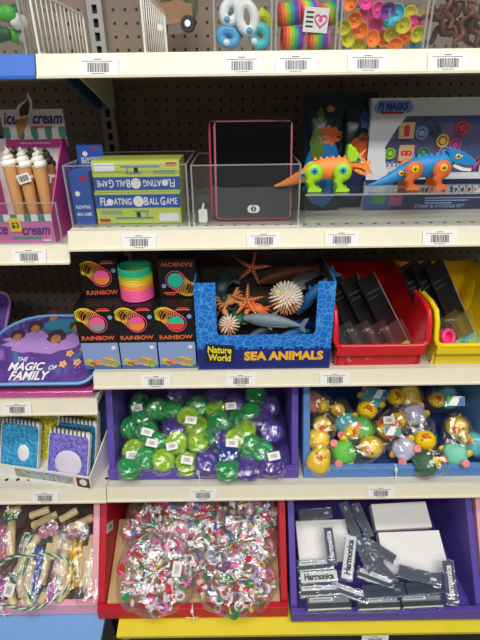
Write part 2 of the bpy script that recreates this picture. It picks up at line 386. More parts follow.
def acrylic_tray(label, x0, x1, yf, yb, z0, h, lean=0.0, front=1.0, name='acrylic_tray', cat='tray', grp='clear acrylic trays'):
    t = thing(name, label, cat, T((x0+x1)/2, yf, z0), grp); w = (x1-x0)/2; d = yb-yf; k = .0022
    b = G('acrylic'); b.box(-w, w, 0, d, 0, k); obj('base_panel', b, t)
    def pan(nm, g): return obj(nm, g, t)
    f = G('acrylic'); X = RX(lean); hf = h*front
    f.box(-w, w, -k, 0, 0.0, hf, X); f.box(-w, w, -k, .0004, hf, hf+.0018, X, mat='acrylic_edge'); pan('front_panel', f)
    for s in (-1, 1):
        e = G('acrylic'); xa, xb = (-w, -w+k) if s < 0 else (w-k, w)
        e.box(xa, xb, .0005, d, k, h); e.box(xa-.0003, xb+.0003, .0005, d, h, h+.0018, mat='acrylic_edge'); e.box(xa-.0003, xb+.0003, -.0028, -.0004, 0, h, mat='acrylic_edge'); pan('side_panel', e)
    r = G('acrylic'); r.box(-w+k, w-k, d-k, d, k, h); r.box(-w+k, w-k, d-k, d, h, h+.0018, mat='acrylic_edge'); pan('back_panel', r)
    return t
def pxX(u, v, y): return at(u, v, y).x
YT = .812
bx = [pxX(214, 40, YT), pxX(272, 40, YT), pxX(275, 40, YT), pxX(336, 40, YT), pxX(339, 40, YT), pxX(424, 40, YT), pxX(427, 40, YT), pxX(500, 40, YT)]
acrylic_tray('clear bin of white and blue rings on the top shelf', bx[0], bx[1], YT, YT+.13, ZT, .11)
acrylic_tray('clear bin of rainbow springs on the top shelf', bx[2], bx[3], YT, YT+.13, ZT, .11)
acrylic_tray('clear bin of suction poppers on the top shelf', bx[4], bx[5], YT, YT+.13, ZT, .11)
acrylic_tray('clear bin of brown rubber worms on the top shelf', bx[6], bx[7], YT, YT+.13, ZT, .11)
acrylic_tray('clear bin of green toys on the blue railed shelf', -.55, pxX(29, 45, YT)-.004, YT, YT+.2, ZT, .115)

def chunky_ring(col, u, v, y, rot, sx, sz, lab):
    t = thing('plastic_ring', lab, 'ring', T(*at(u, v, y)) @ RY(rot) @ RX(random.uniform(-.3, .3)), 'chunky plastic rings')
    g = G(col); g.tube([(sx*math.cos(a), 0, sz*math.sin(a)) for a in [2*PI*i/24 for i in range(24)]], .0072, 10, closed=True); obj('band', g, t)
    g = G('ring_white' if col != 'ring_white' else 'ring_blue'); g.ball((0, -.0015, -sz), (.007, .0075, .0055)); obj('stud', g, t)
    g = G(col)
    g.ball((.5*sx, 0, sz*1.1), (.0055, .005, .008)); obj('ear', g, t)
    return t
chunky_ring('ring_white', 231, 12, .835, .5, .011, .014, 'white ring at the upper left of the ring bin')
chunky_ring('ring_white', 247, 18, .826, -.2, .0115, .017, 'white upright ring in the middle of the ring bin')
chunky_ring('ring_blue', 228, 37, .832, .3, .013, .009, 'pale blue ring at the lower left of the ring bin')
chunky_ring('ring_blue', 234, 27, .850, 1.2, .013, .010, 'pale blue ring behind the lower left ring')
chunky_ring('pop_teal', 260, 36, .830, .9, .012, .011, 'teal ring at the lower right of the ring bin')
chunky_ring('pop_yellow', 263, 24, .852, -.4, .010, .012, 'yellow ring peeking out behind the teal ring')
RBOW = ['spring_red', 'spring_orange', 'spring_yellow', 'lime', 'spring_green', 'spring_blue', 'spring_violet', 'spring_pink']
def rainbow_spring(name, lab, X, r, turns, pitch, cols, wire=.0013, group=None, bend=0.0):
    t = thing(name, lab, 'spring', X, group)
    g = G(cols[0]); n = len(cols)
    for i in range(turns):
        g.m = cols[min(n-1, i*n//turns)]
        pts = []
        for j in range(24):
            a = 2*PI*j/24; pts.append((r*math.cos(a), r*math.sin(a), wire+pitch*(i+j/24.0*.0)))
        g.tube(pts, [wire]*24, 6, closed=True)
    obj('coil', g, t, ang=1.5)
    return t
sp = [(288, 14, .845, 0.05, 1.45, 0), (305, 12, .870, .5, 1.4, 0), (292, 38, .838, .1, 1.57, .2), (318, 38, .836, -.15, 1.6, .1), (329, 14, .850, .3, 1.2, 0)]
sl = ['spring at the upper left of the rainbow spring bin', 'rainbow spring behind the white hangtag', 'rainbow spring at the lower left of its bin', 'rainbow spring at the lower right of its bin', 'rainbow spring at the upper right of its bin']
for i, (u, v, y, a, b, c) in enumerate(sp):
    p = at(u, v, y); rainbow_spring('rainbow_spring', sl[i] if i else 'rainbow spring at the upper left of its bin', T(*p) @ RZ(a) @ RY(b) @ T(0, 0, -.0165), .0145, 13, .0026, RBOW, .0014, 'small rainbow springs')
t = thing('hangtag', 'white square hangtag with a pink heart on the rainbow springs', 'tag', T(*at(316, 20, .818)) @ RY(.08))
g = G('paper'); g.box(-.0185, .0185, 0, .0006, -.016, .016); 
for i in range(4): g.box(-.015, -.004, -.0003, 0, -.010+.006*i, -.0075+.006*i, mat='ink')
obj('card', g, t)
g = G('pop_pink'); hp_ = [(.0095*16*math.sin(a)**3/17, .0095*(13*math.cos(a)-5*math.cos(2*a)-2*math.cos(3*a)-math.cos(4*a))/17) for a in [2*PI*i/30 for i in range(30)]]
g.tube([(x+.007, -.0006, z) for x, z in hp_], .0011, 6, closed=True); g.ball((.007, -.0006, .001), (.003, .0006, .003)); obj('heart_print', g, t)
# suction poppers
pop = [('pop_orange', 354, 19), ('pop_pink', 367, 12), ('pop_pink', 377, 24), ('pop_orange', 360, 30), ('pop_orange', 371, 39), ('pop_orange', 381, 40), ('pop_yellow', 391, 33), ('pop_yellow', 403, 25), ('pop_teal', 397, 13), ('pop_teal', 387, 21), ('pop_orange', 406, 37), ('pop_yellow', 346, 39), ('pop_yellow', 343, 26), ('pop_orange', 352, 5), ('pop_pink', 366, 1), ('pop_pink', 377, 11), ('pop_purple', 387, 9), ('pop_yellow', 409, 15), ('pop_yellow', 359, 45), ('pop_orange', 394, 45), ('pop_yellow', 416, 33), ('pop_teal', 415, 44), ('pop_pink', 413, 24)]
pops = {}
protos = {}
for i, (c, u, v) in enumerate(pop):
    y = .826+.010*((i*7) % 4)
    X = T(*at(u, v, y)) @ RZ(random.uniform(-.5, .5)) @ RX(PI/2+random.uniform(-.3, .5)) @ RY(random.uniform(-.4, .4))
    if c not in protos:
        t = thing('suction_popper', '', 'popper', X, 'suction poppers in the clear bin')
        g = G(c); g.lathe([(.0045, -.0055), (.008, -.003), (.0112, .004), (.0118, .006), (.0105, .006), (.0075, .001), (.003, -.001)], 18); obj('cup', g, t)
        g = G(c); g.lathe([(.002, -.001), (.003, .0012), (.001, .0028)], 10); obj('nub', g, t); protos[c] = t
    else: t = copy_tree(protos[c], X)
    pops.setdefault(c, []).append((u, t))
for c, l in pops.items():
    n = c.split('_')[1]; rank(l, f'the only {n} suction popper in the clear popper bin', '{} of the {} '+n+' suction poppers in the popper bin')
# brown rubber worms
wl = []
for i in range(20):
    u = 434+(i % 10)*5.2+random.uniform(-2, 2); v = (12 if i < 10 else 32)+random.uniform(-6, 6); y = .832+.012*(i % 3)
    p0 = at(u, v, y); a0 = random.uniform(0, PI); ph = random.uniform(0, 6)
    pts = []
    for j in range(14):
        s_ = (j/13-.5)*.045; w_ = .005*math.sin(ph+j*.75)
        pts.append((s_*math.cos(a0)+w_*math.sin(a0), .003*math.sin(j*.6+ph), s_*math.sin(a0)-w_*math.cos(a0)))
    g = G('worm' if i % 2 else 'worm2'); g.tube(pts, [.0018+.0026*math.sin(PI*(.1+.85*j/13)) for j in range(14)], 8)
    o = tag(obj('rubber_worm', g, X=T(*p0)), '', 'toy', 'brown rubber worms in the clear bin'); wl.append((v, u, o))
wl.sort(key=lambda t: t[0])
for nm, part in (('upper', wl[:10]), ('lower', wl[10:])): rank([(u, o) for _, u, o in part], '', '{} of the {} brown rubber worms '+nm+' in their clear bin')
# green toys in the left bin
gl = []
for i, (u, v, c) in enumerate([(3, 14, 'leaf'), (14, 36, 'leaf'), (16, 12, 'leaf2'), (5, 34, 'leaf2'), (22, 22, 'ring_white'), (24, 40, 'steel')]):
    p = at(u, v, .84+.012*(i % 3)); g = G(c)
    for k in range(3):
        a = k*2.1+i
        g.ball((.008*math.cos(a), .0, .008*math.sin(a)), (.009, .008, .012), RY(a), 12, 8)
    g.ball((0, 0, 0), (.010, .007, .010))
    o = tag(obj('clover_toy', g, X=T(*p) @ RZ(i)), ['bright green clover toy at the upper left of the frame', 'bright green clover toy low in the clear bin', 'dark green clover toy high in the clear bin', 'dark green clover toy low beside the frame edge', 'white clover toy beside the left wire divider', 'grey clover toy at the bin corner by the wire divider'][i], 'toy', 'clover toys in the left clear bin')
# hanging bag with a truck print, on a peg hook
t = thing('toy_bag', 'hanging poly bag of a brown toy truck by the pegboard', 'toy', T(*at(178, 36, 1.1)) @ RY(-.12))
b = bagG(.056, .012, .085, 3, amp=.05); obj('bag', b, t, T(0, 0, .088))
g = G('truck'); g.prism([(-.045, 0), (.04, 0), (.043, .03), (.02, .036), (.008, .068), (-.03, .068), (-.038, .03), (-.047, .026)], -.007, .007, T(-.004, 0, .02) @ FRONT); g.box(-.024, .002, -.008, .008, .058, .082, mat='olive'); obj('truck_body', g, t, bevel=.003)
for x in (-.032, .024):
    g = G('ink'); g.lathe([(.014, -.007), (.016, 0), (.014, .007)], 18, FRONT); g.lathe([(.006, .0072), (.006, .0085)], 12, FRONT, mat='white'); obj('wheel', g, t, T(x, -.002, .018))
g = G('olive'); g.ball((.036, .002, .05), (.013, .006, .028), fn=lambda d: 1+.25*noise.noise(d*4)); obj('soldier', g, t)
g = G('card'); g.box(-.05, .05, -.001, .001, .165, .215); obj('header_card', g, t)
g = G('wire'); p = at(178, 36, 1.1); g.tube([(p.x+.022, 1.199, p.z+.208), (p.x+.022, 1.085, p.z+.208), (p.x+.022, 1.07, p.z+.218)], .003, 8); tag(obj('peg_hook', g), 'wire peg hook carrying the toy truck bag', 'hook')

# ================================================================== ice cream pen display
Z2L = 1.0575
t = thing('ice_cream_display', 'pink and white cardboard display of ice cream pens', 'display', T(-.40, .812, Z2L))
XI0, XI1 = -.075, .070
def letters(g, body, size, x, z, y, mat, **k): g.text(body, size, T(x, y, z) @ FRONT, mat, **k)
f = G('pinkbox'); f.box(XI0, XI1, 0, .002, 0, .052)
for i in range(12):
    w = (XI1-XI0)/12; f.box(XI0+i*w, XI0+(i+1)*w, -.0005, .0002, .040, .052, mat='awning' if i % 2 == 0 else 'paper')
letters(f, 'ice', .028, -.026, .026, -.0006, 'violet', shear=.3, w=.026); letters(f, 'cream', .026, .037, .024, -.0006, 'violet', shear=.3, w=.050)
f.box(-.005, .045, -.0006, .0002, .008, .0125, mat='awning'); f.box(.048, .062, -.0006, .0002, .004, .0065, mat='white')
obj('front_panel', f, t)
s = G('magenta')
for x in (XI0, XI1-.002):
    s = G('magenta'); s.prism([(0.002, 0), (.14, 0), (.14, .165), (.12, .165), (.002, .052)], x, x+.002, Matrix(((0, 0, 1, 0), (1, 0, 0, 0), (0, 1, 0, 0), (0, 0, 0, 1)))); obj('side_panel', s, t)
b = G('white'); b.box(XI0+.002, XI1-.002, .138, .140, .002, .165); obj('back_panel', b, t)
d = G('white'); d.box(XI0+.002, XI1-.002, .002, .138, 0, .002); obj('base_panel', d, t)
h = G('white'); h.box(-.044, .074, .134, .1375, .150, .216)
h.box(-.044, .074, .1335, .134, .150, .164, mat='magenta')
for i in range(9):
    w = .118/9; x = -.044+i*w; mt = 'awning' if i % 2 == 0 else 'paper'
    h.prism([(x, .186), (x, .170), (x+w*.25, .164), (x+w*.75, .164), (x+w, .170), (x+w, .186)], 0, .0008, T(0, .134, 0) @ FRONT, mat=mt)
letters(h, 'ice', .030, -.027, .200, .1333, 'violet', shear=.3, w=.026); letters(h, 'cream', .028, .042, .200, .1333, 'violet', shear=.3, w=.056)
letters(h, 'scented pens', .008, .030, .186, .1325, 'magenta'); letters(h, 'makes any moment sweet', .0055, .012, .1575, .1332, 'white')
h.prism([(-.014, .198), (.012, .206), (-.012, .168), (-.018, .168)][::-1], 0, .001, T(0, .1325, 0) @ FRONT, mat='tan')
h.prism([(-.016, .198), (-.014, .212), (-.004, .224), (.012, .232), (.017, .244), (.022, .232), (.020, .214), (.013, .204)][::-1], 0, .0012, T(0, .1322, 0) @ FRONT, mat='white')
h.prism([(-.006, .204), (-.004, .216), (.004, .224), (.012, .230), (.016, .236), (.017, .222), (.010, .206)][::-1], 0, .0014, T(0, .1318, 0) @ FRONT, mat='choc')
obj('header', h, t)
stk = G('sticker'); stk.prism(rrect(.020, .024, .003), 0, .0008, T(.004, -.0012, .034) @ FRONT); stk.text('$3', .014, T(.004, -.0022, .033) @ FRONT, 'ink'); obj('price_sticker', stk, t, label='yellow price sticker')

def pen(u, v, y, choc, lab, tagside):
    p = at(u, v, y); z0 = Z2L+.0026
    t = thing('ice_cream_pen', lab, 'pen', T(p.x, y, z0) @ RZ(random.uniform(0, 6)) , 'ice cream cone pens')
    H = p.z-z0
    g = G('cone' if not choc else 'cone2'); g.lathe([(.006, 0), (.0075, .004), (.0125, H-.036), (.0135, H-.032), (.012, H-.030)], 20); obj('cone', g, t)
    s = G('choc' if choc else 'swirl')
    n = 64; pts = []; rs = []
    for i in range(n):
        q = i/(n-1); a = q*2*PI*3.2; rr = .0085*(1-q)**.85
        pts.append((rr*math.cos(a), rr*math.sin(a), H-.030+.027*q+.003*q*q)); rs.append(.0062*(1-q)**.6+.0008)
    s.tube(pts, rs, 10); obj('swirl', s, t)
    if tagside:
        k = G('paper'); k.tube([(.0128*math.cos(a), .0128*math.sin(a), H-.05) for a in [2*PI*i/20 for i in range(20)]], .003, 6, closed=True, flat=.15); obj('tag_band', k, t)
        k = G('paper'); k.box(-.011, .011, -.0007, 0, -.008, .008)
        for i in range(7): k.box(-.008+.0024*i, -.0068+.0024*i+.0005*(i % 2), -.001, -.0006, -.005, .005, mat='ink')
        a = -t.rotation_euler.z if False else 0
        kk = obj('price_tag', k, t); kk.matrix_local = t.matrix_world.inverted() @ (T(p.x+.002*tagside, y-.0155, z0+H-.051) @ RZ(.15*tagside) @ RY(-.25*tagside))
    return t
pen(5.5, 147, .865, False, 'white swirl ice cream pen nearest the left picture edge', 0)
pen(20, 147, .865, False, 'white swirl ice cream pen with a tilted barcode tag, second from left', 1)
pen(35.5, 147, .868, False, 'rightmost white swirl ice cream pen in the display', 0)
pen(44.5, 147, .895, True, 'chocolate swirl ice cream pen at the right end with a tag', -1)
pen(13, 146, .900, True, 'chocolate swirl pen behind the two leftmost white pens', 0)
pen(29, 146, .902, True, 'chocolate swirl pen behind the two rightmost white pens', 0)
g = G('acrylic'); g.box(-.62, -.317, -.0011, .0011, 0, .072); g.box(-.62, -.317, -.0014, .0014, .072, .0738, mat='acrylic_edge'); g.box(-.3172, -.3150, -.0014, .0014, 0, .0738, mat='acrylic_edge'); g.box(-.62, -.317, -.0014, .006, 0, .002, mat='acrylic_edge')
tag(obj('shelf_guard', g, X=T(0, .806, Z2L)), 'clear acrylic guard in front of the ice cream display', 'guard')

# ================================================================== second shelf, right
Z2 = DK['two']+.0005
acrylic_tray('clear tray holding the floating ball games', -.300, -.088, .826, 1.02, Z2, .106)
acrylic_tray('clear tray holding the drawing tablets', -.0815, .108, .826, 1.0, Z2, .104)
def game_box(lab, X, w, d, h, title=True, end=False, flip=False):
    t = thing('game_box', lab, 'box', X, 'floating ball game boxes')
    b = G('game_lime'); b.box(-w/2, w/2, 0, d, 0, h)
    Y = -.0004
    if not end:
        b.box(-w/2, w/2, Y, 0, h*.50, h*.93, mat='game_blue')
        for body, x, ww, sz in (('FL', -.40*w, .085*w, .020), ('ATING', -.175*w, .21*w, .016), ('B', .10*w, .05*w, .020), ('ALL', .19*w, .11*w, .016), ('G', .295*w, .055*w, .020), ('AME', .40*w, .13*w, .016)):
            b.text(body, sz*h/.055, T(x, Y-.0003, h*.70) @ FRONT, 'white', w=ww, bold=.015)
        b.disc(.006*h/.055, T(-.325*w, Y-.0002, h*.70) @ FRONT, 'white', t=.0005); b.disc(.0095*h/.055, T(.01*w, Y-.0002, h*.715) @ FRONT, 'paper', t=.0006)
        b.box(-.28*w, .17*w, Y, 0, h*.14, h*.20, mat='game_grey'); b.box(-.03*w, .02*w, Y, 0, h*.20, h*.36, mat='ink'); b.box(-.06*w, .12*w, Y, 0, h*.36, h*.41, mat='game_grey'); b.box(.09*w, .105*w, Y, 0, h*.2, h*.36, mat='game_grey')
        b.prism(rrect(.13*w, h*.11, h*.04), 0, .0005, T(-.41*w, 0, h*.1) @ FRONT, mat='red_bin')
        b.box(.24*w, .47*w, Y, 0, h*.06, h*.32, mat='stamp_white')
        for i in range(3): b.box(-.45*w, -.2*w, Y, 0, h*(.30+.05*i), h*(.318+.05*i), mat='game_grey')
    else:
        b.box(-w/2-.0003, w/2+.0003, -.0004, d+.0003, -.0002, h+.0003, mat='game_blue')
        b.text('FLOATING', .008, T(0, -.0012, h*.34) @ FRONT, 'white', w=w*.75); b.text('BALL GAME', .008, T(0, -.0012, h*.20) @ FRONT, 'white', w=w*.75)
        b.disc(.0045, T(-.2*w, -.0008, h*.60) @ FRONT, 'white', t=.0006); b.prism(rrect(.35*w, h*.08, .001), 0, .0006, T(.2*w, -.0002, h*.88) @ FRONT, mat='red_bin')
    obj('carton', b, t); return t
bw = .153
game_box('floating ball game box, lower of the two, lettering upright', T(-.1815, .842, Z2+.0025), bw, .09, .0555)
game_box('floating ball game box turned upside down on the upright one', T(-.1795, .842, Z2+.0025+.0560) @ RZ(.0) @ T(0, 0, .0525) @ RY(PI), bw, .085, .0525)
game_box('blue floating ball game box standing at the tray left end', T(-.279, .838, Z2+.0025) @ RZ(.05), .034, .14, .092, end=True)
game_box('small blue game box lying on top of the standing blue one', T(pxX(95, 155, .945), .915, Z2+.0948) @ RZ(.30), .046, .045, .036, end=True)

def tablet(lab, X, col, w=.140, h=.171):
    t = thing('drawing_tablet', lab, 'tablet', X, 'drawing tablets')
    b = G(col); b.prism(rrect(w, h, .010), -.007, 0, T(0, 0, h/2) @ FRONT); obj('frame', b, t, bevel=.0015)
    s = G('screen'); s.prism(rrect(w-.008, h*.635, .002), 0, .0006, T(0, -.0001, h*.662) @ RX(PI/2) @ T(0, 0, .0069)); obj('screen', s, t)
    s = G('tab_grey'); s.prism(rrect(w-.008, h*.31, .002), 0, .0005, T(0, 0, h*.183) @ RX(PI/2) @ T(0, 0, .0069)); obj('lower_panel', s, t)
    s = G('paper'); s.prism(rrect(.022, .014, .0065), 0, .0009, T(0, 0, h*.115) @ RX(PI/2) @ T(0, 0, .0073)); s.disc(.005, T(0, 0, h*.115) @ RX(PI/2) @ T(0, 0, .0081), 'tab_grey'); s.box(-.001, .001, -.0012, 0, h*.115-.003, h*.115+.003, T(0, -.0078, 0), mat='paper'); obj('erase_button', s, t)
    s = G('tab_grey'); s.prism(rrect(.008, .008, .0035), 0, .0008, T(w*.40, 0, h*.10) @ RX(PI/2) @ T(0, 0, .0073)); obj('lock_key', s, t)
    s = G('ink'); s.tube([(w*.28, -.004, h+.0016), (w*.42, -.004, h+.0016)], .0022, 8); obj('stylus', s, t)
    return t
# tablet local: front faces -y at y=-.0?
tp = at(253.5, 218.5, .85)
def tabX(dx, dy, dz, rz=0): return T(tp.x+dx, .852+dy, Z2+.0035+dz) @ RZ(rz) @ RX(-.17)
tablet('pink framed drawing tablet in front with dark screen', tabX(0, 0, 0), 'tab_pink')
tablet('red framed drawing tablet directly behind the pink one', tabX(-.009, .013, 0, .03), 'tab_red')
g = G('white'); g.prism(rrect(.016, .024, .003), 0, .004, T(0, 0, .012) @ FRONT); g.tube([(0, -.002, .024), (.002, -.002, .034)], .0022, 8); tag(obj('price_clip', g, X=T(-.065, .842, Z2+.003)), 'white plastic clip at the left of the tablets', 'clip')

# clear riser carrying the dinosaurs
RZ_TOP = 1.1395
t = thing('acrylic_riser', 'clear acrylic riser under the two toy dinosaurs', 'riser', T(.3, .805, Z2))
h = RZ_TOP-Z2
g = G('acrylic'); g.box(-.185, .20, 0, .075, h-.002, h); g.box(-.185, .20, -.0016, .0002, h-.003, h, mat='acrylic_edge'); obj('top_panel', g, t)
g = G('acrylic'); g.box(-.185, .20, 0, .002, 0, h-.003); g.box(-.185, .20, -.001, .002, 0, .0012, mat='acrylic_edge'); obj('front_panel', g, t)
for x in (-.185, .198):
    g = G('acrylic'); g.box(x, x+.002, .002, .075, 0, h-.002); obj('side_panel', g, t)

def dinosaur(lab, X, body, leg, screw, frill):
    t = thing('toy_dinosaur', lab, 'dinosaur', X, 'take-apart toy dinosaurs')
    path = [(-.096, 0, .007), (-.082, 0, .010), (-.064, 0, .016), (-.045, 0, .024), (-.026, 0, .032), (-.008, 0, .037), (.010, 0, .039), (.028, 0, .041), (.042, 0, .046), (.050, 0, .050)]
    rad = [.0015, .0045, .008, .0118, .0160, .0192, .0198, .018, .0150, .0115]
    def skin(d): return 1
    g = G(body); g.tube(path[:5], rad[:5], 14, flat=.75)
    for i in range(7): q = i/6; x = -.08+.05*q; g.lathe([(.0022+.002*q, 0), (.0008, .004)], 6, T(x, 0, .0125+.032*q) )
    obj('tail', g, t)
    g = G(body); g.tube(path[4:], rad[4:], 16, flat=.78)
    for i in range(6): x = -.02+.011*i; g.lathe([(.004, 0), (.001, .005)], 6, T(x, 0, .0545+.0008*i))
    obj('body', g, t)
    g = G(body)
    if frill:
        g.prism([(.044, .062), (.055, .067), (.071, .056), (.080, .043), (.088, .030), (.079, .032), (.066, .040), (.052, .043), (.042, .050)][::-1], -.009, .009, FRONT)
        g.lathe([(.0035, 0), (.0006, .016)], 8, T(.062, 0, .061) @ RY(.7)); g.lathe([(.003, 0), (.0005, .010)], 8, T(.078, 0, .047) @ RY(.6))
    else:
        g.prism([(.040, .064), (.052, .069), (.066, .064), (.082, .057), (.094, .047), (.094, .040), (.080, .040), (.060, .043), (.044, .050)][::-1], -.010, .010, FRONT)
        for i in range(4): g.lathe([(.003, 0), (.0006, .006)], 6, T(.046+.009*i, 0, .067-.003*i))
    obj('head', g, t, bevel=.003)
    j = G('tooth' if not frill else body)
    j.prism([(.056, .044), (.072, .036), (.090, .033), (.088, .029), (.070, .031), (.054, .038)][::-1] if not frill else [(.056, .040), (.068, .036), (.078, .030), (.074, .026), (.062, .030), (.052, .036)][::-1], -.007, .007, FRONT)
    if not frill:
        for i in range(5): j.lathe([(.0012, 0), (.0002, .0045)], 5, T(.070+.0045*i, -.007, .0345-.0006*i), mat='tooth')
    obj('jaw', j, t, bevel=.0012)
    if frill:
        g = G(leg); g.prism([(.040, .050), (.036, .066), (.038, .080), (.043, .083), (.047, .077), (.052, .076), (.055, .069), (.060, .066), (.055, .052)][::-1], -.012, .012, FRONT); obj('frill', g, t, bevel=.004)
    for (hx, hz, fx) in ((-.022, .0385, 0), (.030, .0395, 1)):
        for s in (-1, 1):
            y = s*.0165; lg_ = G(leg)
            lg_.ball((hx, y, hz-.005), (.0172, .0066, .0172))
            lg_.tube([(hx-.001, y, hz-.012), (hx-.007, y*1.05, hz-.022), (hx-.003, y*1.1, hz-.031)], [.0108, .0086, .0066], 10)
            lg_.ball((hx-.007, y*1.05, hz-.0215), (.0062, .0052, .006))
            lg_.prism([(hx-.011, 0), (hx+.013, 0), (hx+.0145, .0035), (hx+.008, .0075), (hx+.001, .011), (hx-.008, .009)][::-1], -.0058, .0058, T(0, y*1.12, .0005) @ FRONT)
            for q in range(3): lg_.ball((hx+.0125, y*1.12+(q-1)*.0035, .003), (.003, .0017, .0024), None, 8, 6)
            o = obj('leg', lg_, t)
            sc = G(screw); Xs = T(hx, y+s*.0052, hz-.001) @ (FRONT if s < 0 else RX(-PI/2))
            sc.lathe([(.0066, 0), (.0066, .0014), (.0058, .0018)], 16, Xs); sc.box(-.0044, .0044, -.0009, .0009, .0018, .0021, Xs, mat='ink'); sc.box(-.0009, .0009, -.0044, .0044, .0018, .0021, Xs, mat='ink'); obj('screw', sc, o)
    for sx, sz, yy in ((-.042, .0285, .0098), (.058, .056, .0095)):
        sc = G(screw); Xs = T(sx, -yy, sz) @ FRONT
        sc.lathe([(.0046, -.001), (.0046, .0014), (.004, .0018)], 16, Xs); sc.box(-.0032, .0032, -.0008, .0008, .0018, .0021, Xs, mat='ink'); sc.box(-.0008, .0008, -.0032, .0032, .0018, .0021, Xs, mat='ink'); obj('screw', sc, t)
    e = G('white'); e.ball((.066 if not frill else .066, -.0095, .056 if not frill else .050), (.0022, .001, .0020)); e.ball((.0665, -.0105, .056 if not frill else .050), (.001, .0006, .001), mat='ink'); obj('eye', e, t)
    return t
pd = at(327, 195, .836)
dinosaur('orange toy dinosaur with lime green legs and frill', T(pd.x-.005, .842, RZ_TOP+.0002) @ RZ(-.06) @ SC(.93, .93, .93), 'orange', 'lime', 'screw_teal', True)
pd = at(420, 192, .836)
dinosaur('blue toy dinosaur with orange legs and yellow screws', T(pd.x+.002, .848, RZ_TOP+.0002) @ RZ(.04) @ SC(.96, .96, .96), 'dino_blue', 'dino_orange', 'screw_yellow', False)

# bagged toys behind the dinosaurs
def foil_bag(lab, X, w, h, pics):
    t = thing('foil_bag', lab, 'bag', X, 'dark foil toy bags')
    b = G('foil_teal')
    nx, nz = 10, 22; vs = []; fs = []
    for sgn in (-1, 1):
        for i in range(nz+1):
            for j in range(nx+1):
                a = j/nx*2-1; q = i/nz
                bul = (1-a*a)**.6*math.sin(PI*min(1, q*1.1))**.5*.022 if q < .91 else .001
                vs.append((a*w/2*(1-.04*math.sin(q*9)), sgn*(bul+.0008)+.003*noise.noise(Vector((a*2, q*6, sgn)))*(1 if bul > .003 else .2), q*h))
    n = (nx+1)*(nz+1)
    for sgn in (0, 1):
        for i in range(nz):
            for j in range(nx):
                q = (sgn*n+i*(nx+1)+j, sgn*n+i*(nx+1)+j+1, sgn*n+(i+1)*(nx+1)+j+1, sgn*n+(i+1)*(nx+1)+j); fs.append(q if sgn == 0 else q[::-1])
    b.add(vs, fs)
    # printed areas follow the bulging front
    def patch(cx, cz, rx, rz, mat, wob):
        ring = [(cx, cz)]+[(cx+rx*math.cos(2*PI*i/22)*(1+wob*math.sin(i*1.9)), cz+rz*math.sin(2*PI*i/22)*(1+wob*math.sin(i*2.3))) for i in range(22)]
        vv = []
        for x, z in ring:
            a = max(-.98, min(.98, x/(w/2))); q = z/h; bul = (1-a*a)**.6*math.sin(PI*min(1, q*1.1))**.5*.022
            vv.append((a*w/2*.99, -bul-.0042, z))
        b.add(vv, [(0, 1+(i+1) % 22, 1+i) for i in range(22)][::1], None, mat)
    for p_ in pics: patch(*p_)
    obj('pouch', b, t); return t
pb = at(318, 216, .94); w1 = .064; h1 = .222
foil_bag('dark teal foil bag with a bright blue lower half', T(at(319, 200, .94).x, .935, Z2+.001) @ RX(-.06), .078, .214, [(0, .072, .036, .064, 'foil_blue', .05), (-.014, .125, .012, .030, 'foil_lime', .15), (.010, .140, .022, .016, 'foil_orange', .2), (-.008, .175, .006, .012, 'foil_lime', .2), (.010, .185, .007, .006, 'tan', .2), (-.006, .085, .018, .012, 'tan', .2), (.012, .075, .006, .035, 'dino_blue', .1)])
foil_bag('dark teal foil bag with an orange patch beside the stamp box', T(at(351, 200, .96).x, .958, Z2+.001) @ RX(-.05) @ RZ(.1), .074, .212, [(0, .045, .024, .030, 'stamp_navy', .1), (.004, .115, .026, .022, 'foil_orange', .12), (-.010, .095, .008, .012, 'sea_navy', .2), (.010, .165, .012, .016, 'stamp_blue', .2), (.006, .135, .010, .008, 'brown', .2)])

# stamp and doodle box
t = thing('stamp_set_box', 'white framed stamp and doodle box behind the blue dinosaur', 'box', T(.372, .93, Z2+.0005) @ RX(-.06))
W0, W1, HB = -.122, .135, .203
b = G('stamp_white'); b.box(W0, W1, .010, .045, 0, HB); obj('carton', b, t)
fr = G('stamp_white')
win = [(-.078, .070), (.112, .070), (.125, .082), (.125, .150), (.112, .172), (-.055, .172), (-.072, .150), (-.090, .118), (-.085, .080)]
outer = [(W0, 0), (W1, 0), (W1, HB), (W0, HB)]
def frame_poly(g, outer_pts, win, y0, y1, mat):
    # bridge window outline to the rectangle, one quad per window edge, projected outwards
    cx = sum(p[0] for p in win)/len(win); cz = sum(p[1] for p in win)/len(win); n = len(win)
    def proj(p):
        dx, dz = p[0]-cx, p[1]-cz; k = min(((W1-cx)/dx if dx > 0 else (W0-cx)/dx) if dx else 9e9, ((HB-cz)/dz if dz > 0 else (0-cz)/dz) if dz else 9e9); return (cx+dx*k, cz+dz*k)
    pts = []
    for i in range(n):
        a, c = win[i], win[(i+1) % n]
        for k in range(8): pts.append((a[0]+(c[0]-a[0])*k/8, a[1]+(c[1]-a[1])*k/8))
    N_ = len(pts); o_ = [proj(p) for p in pts]
    for cr in outer_pts:      # snap the nearest to the true corner
        i = min(range(N_), key=lambda i: (o_[i][0]-cr[0])**2+(o_[i][1]-cr[1])**2); o_[i] = cr
    vs = [(x, y0, z) for x, z in pts]+[(x, y0, z) for x, z in o_]+[(x, y1, z) for x, z in pts]+[(x, y1, z) for x, z in o_]
    fs = []
    for i in range(N_):
        j = (i+1) % N_; fs += [(i, j, N_+j, N_+i)[::-1], (i, 2*N_+i, 2*N_+j, j)[::-1]]
    g.add(vs, fs, None, mat)
frame_poly(fr, outer, win, 0, .010, 'stamp_white')
fr.box(W0, W1, -.0006, .0001, 0, .058, mat='stamp_navy'); fr.box(W0, W0+.055, -.0009, .0001, .0, .052, mat='stamp_blue')
fr.text('STAMP & DOODLE', .020, T(.052, -.0012, .037) @ FRONT, 'white', w=.135, bold=.03)
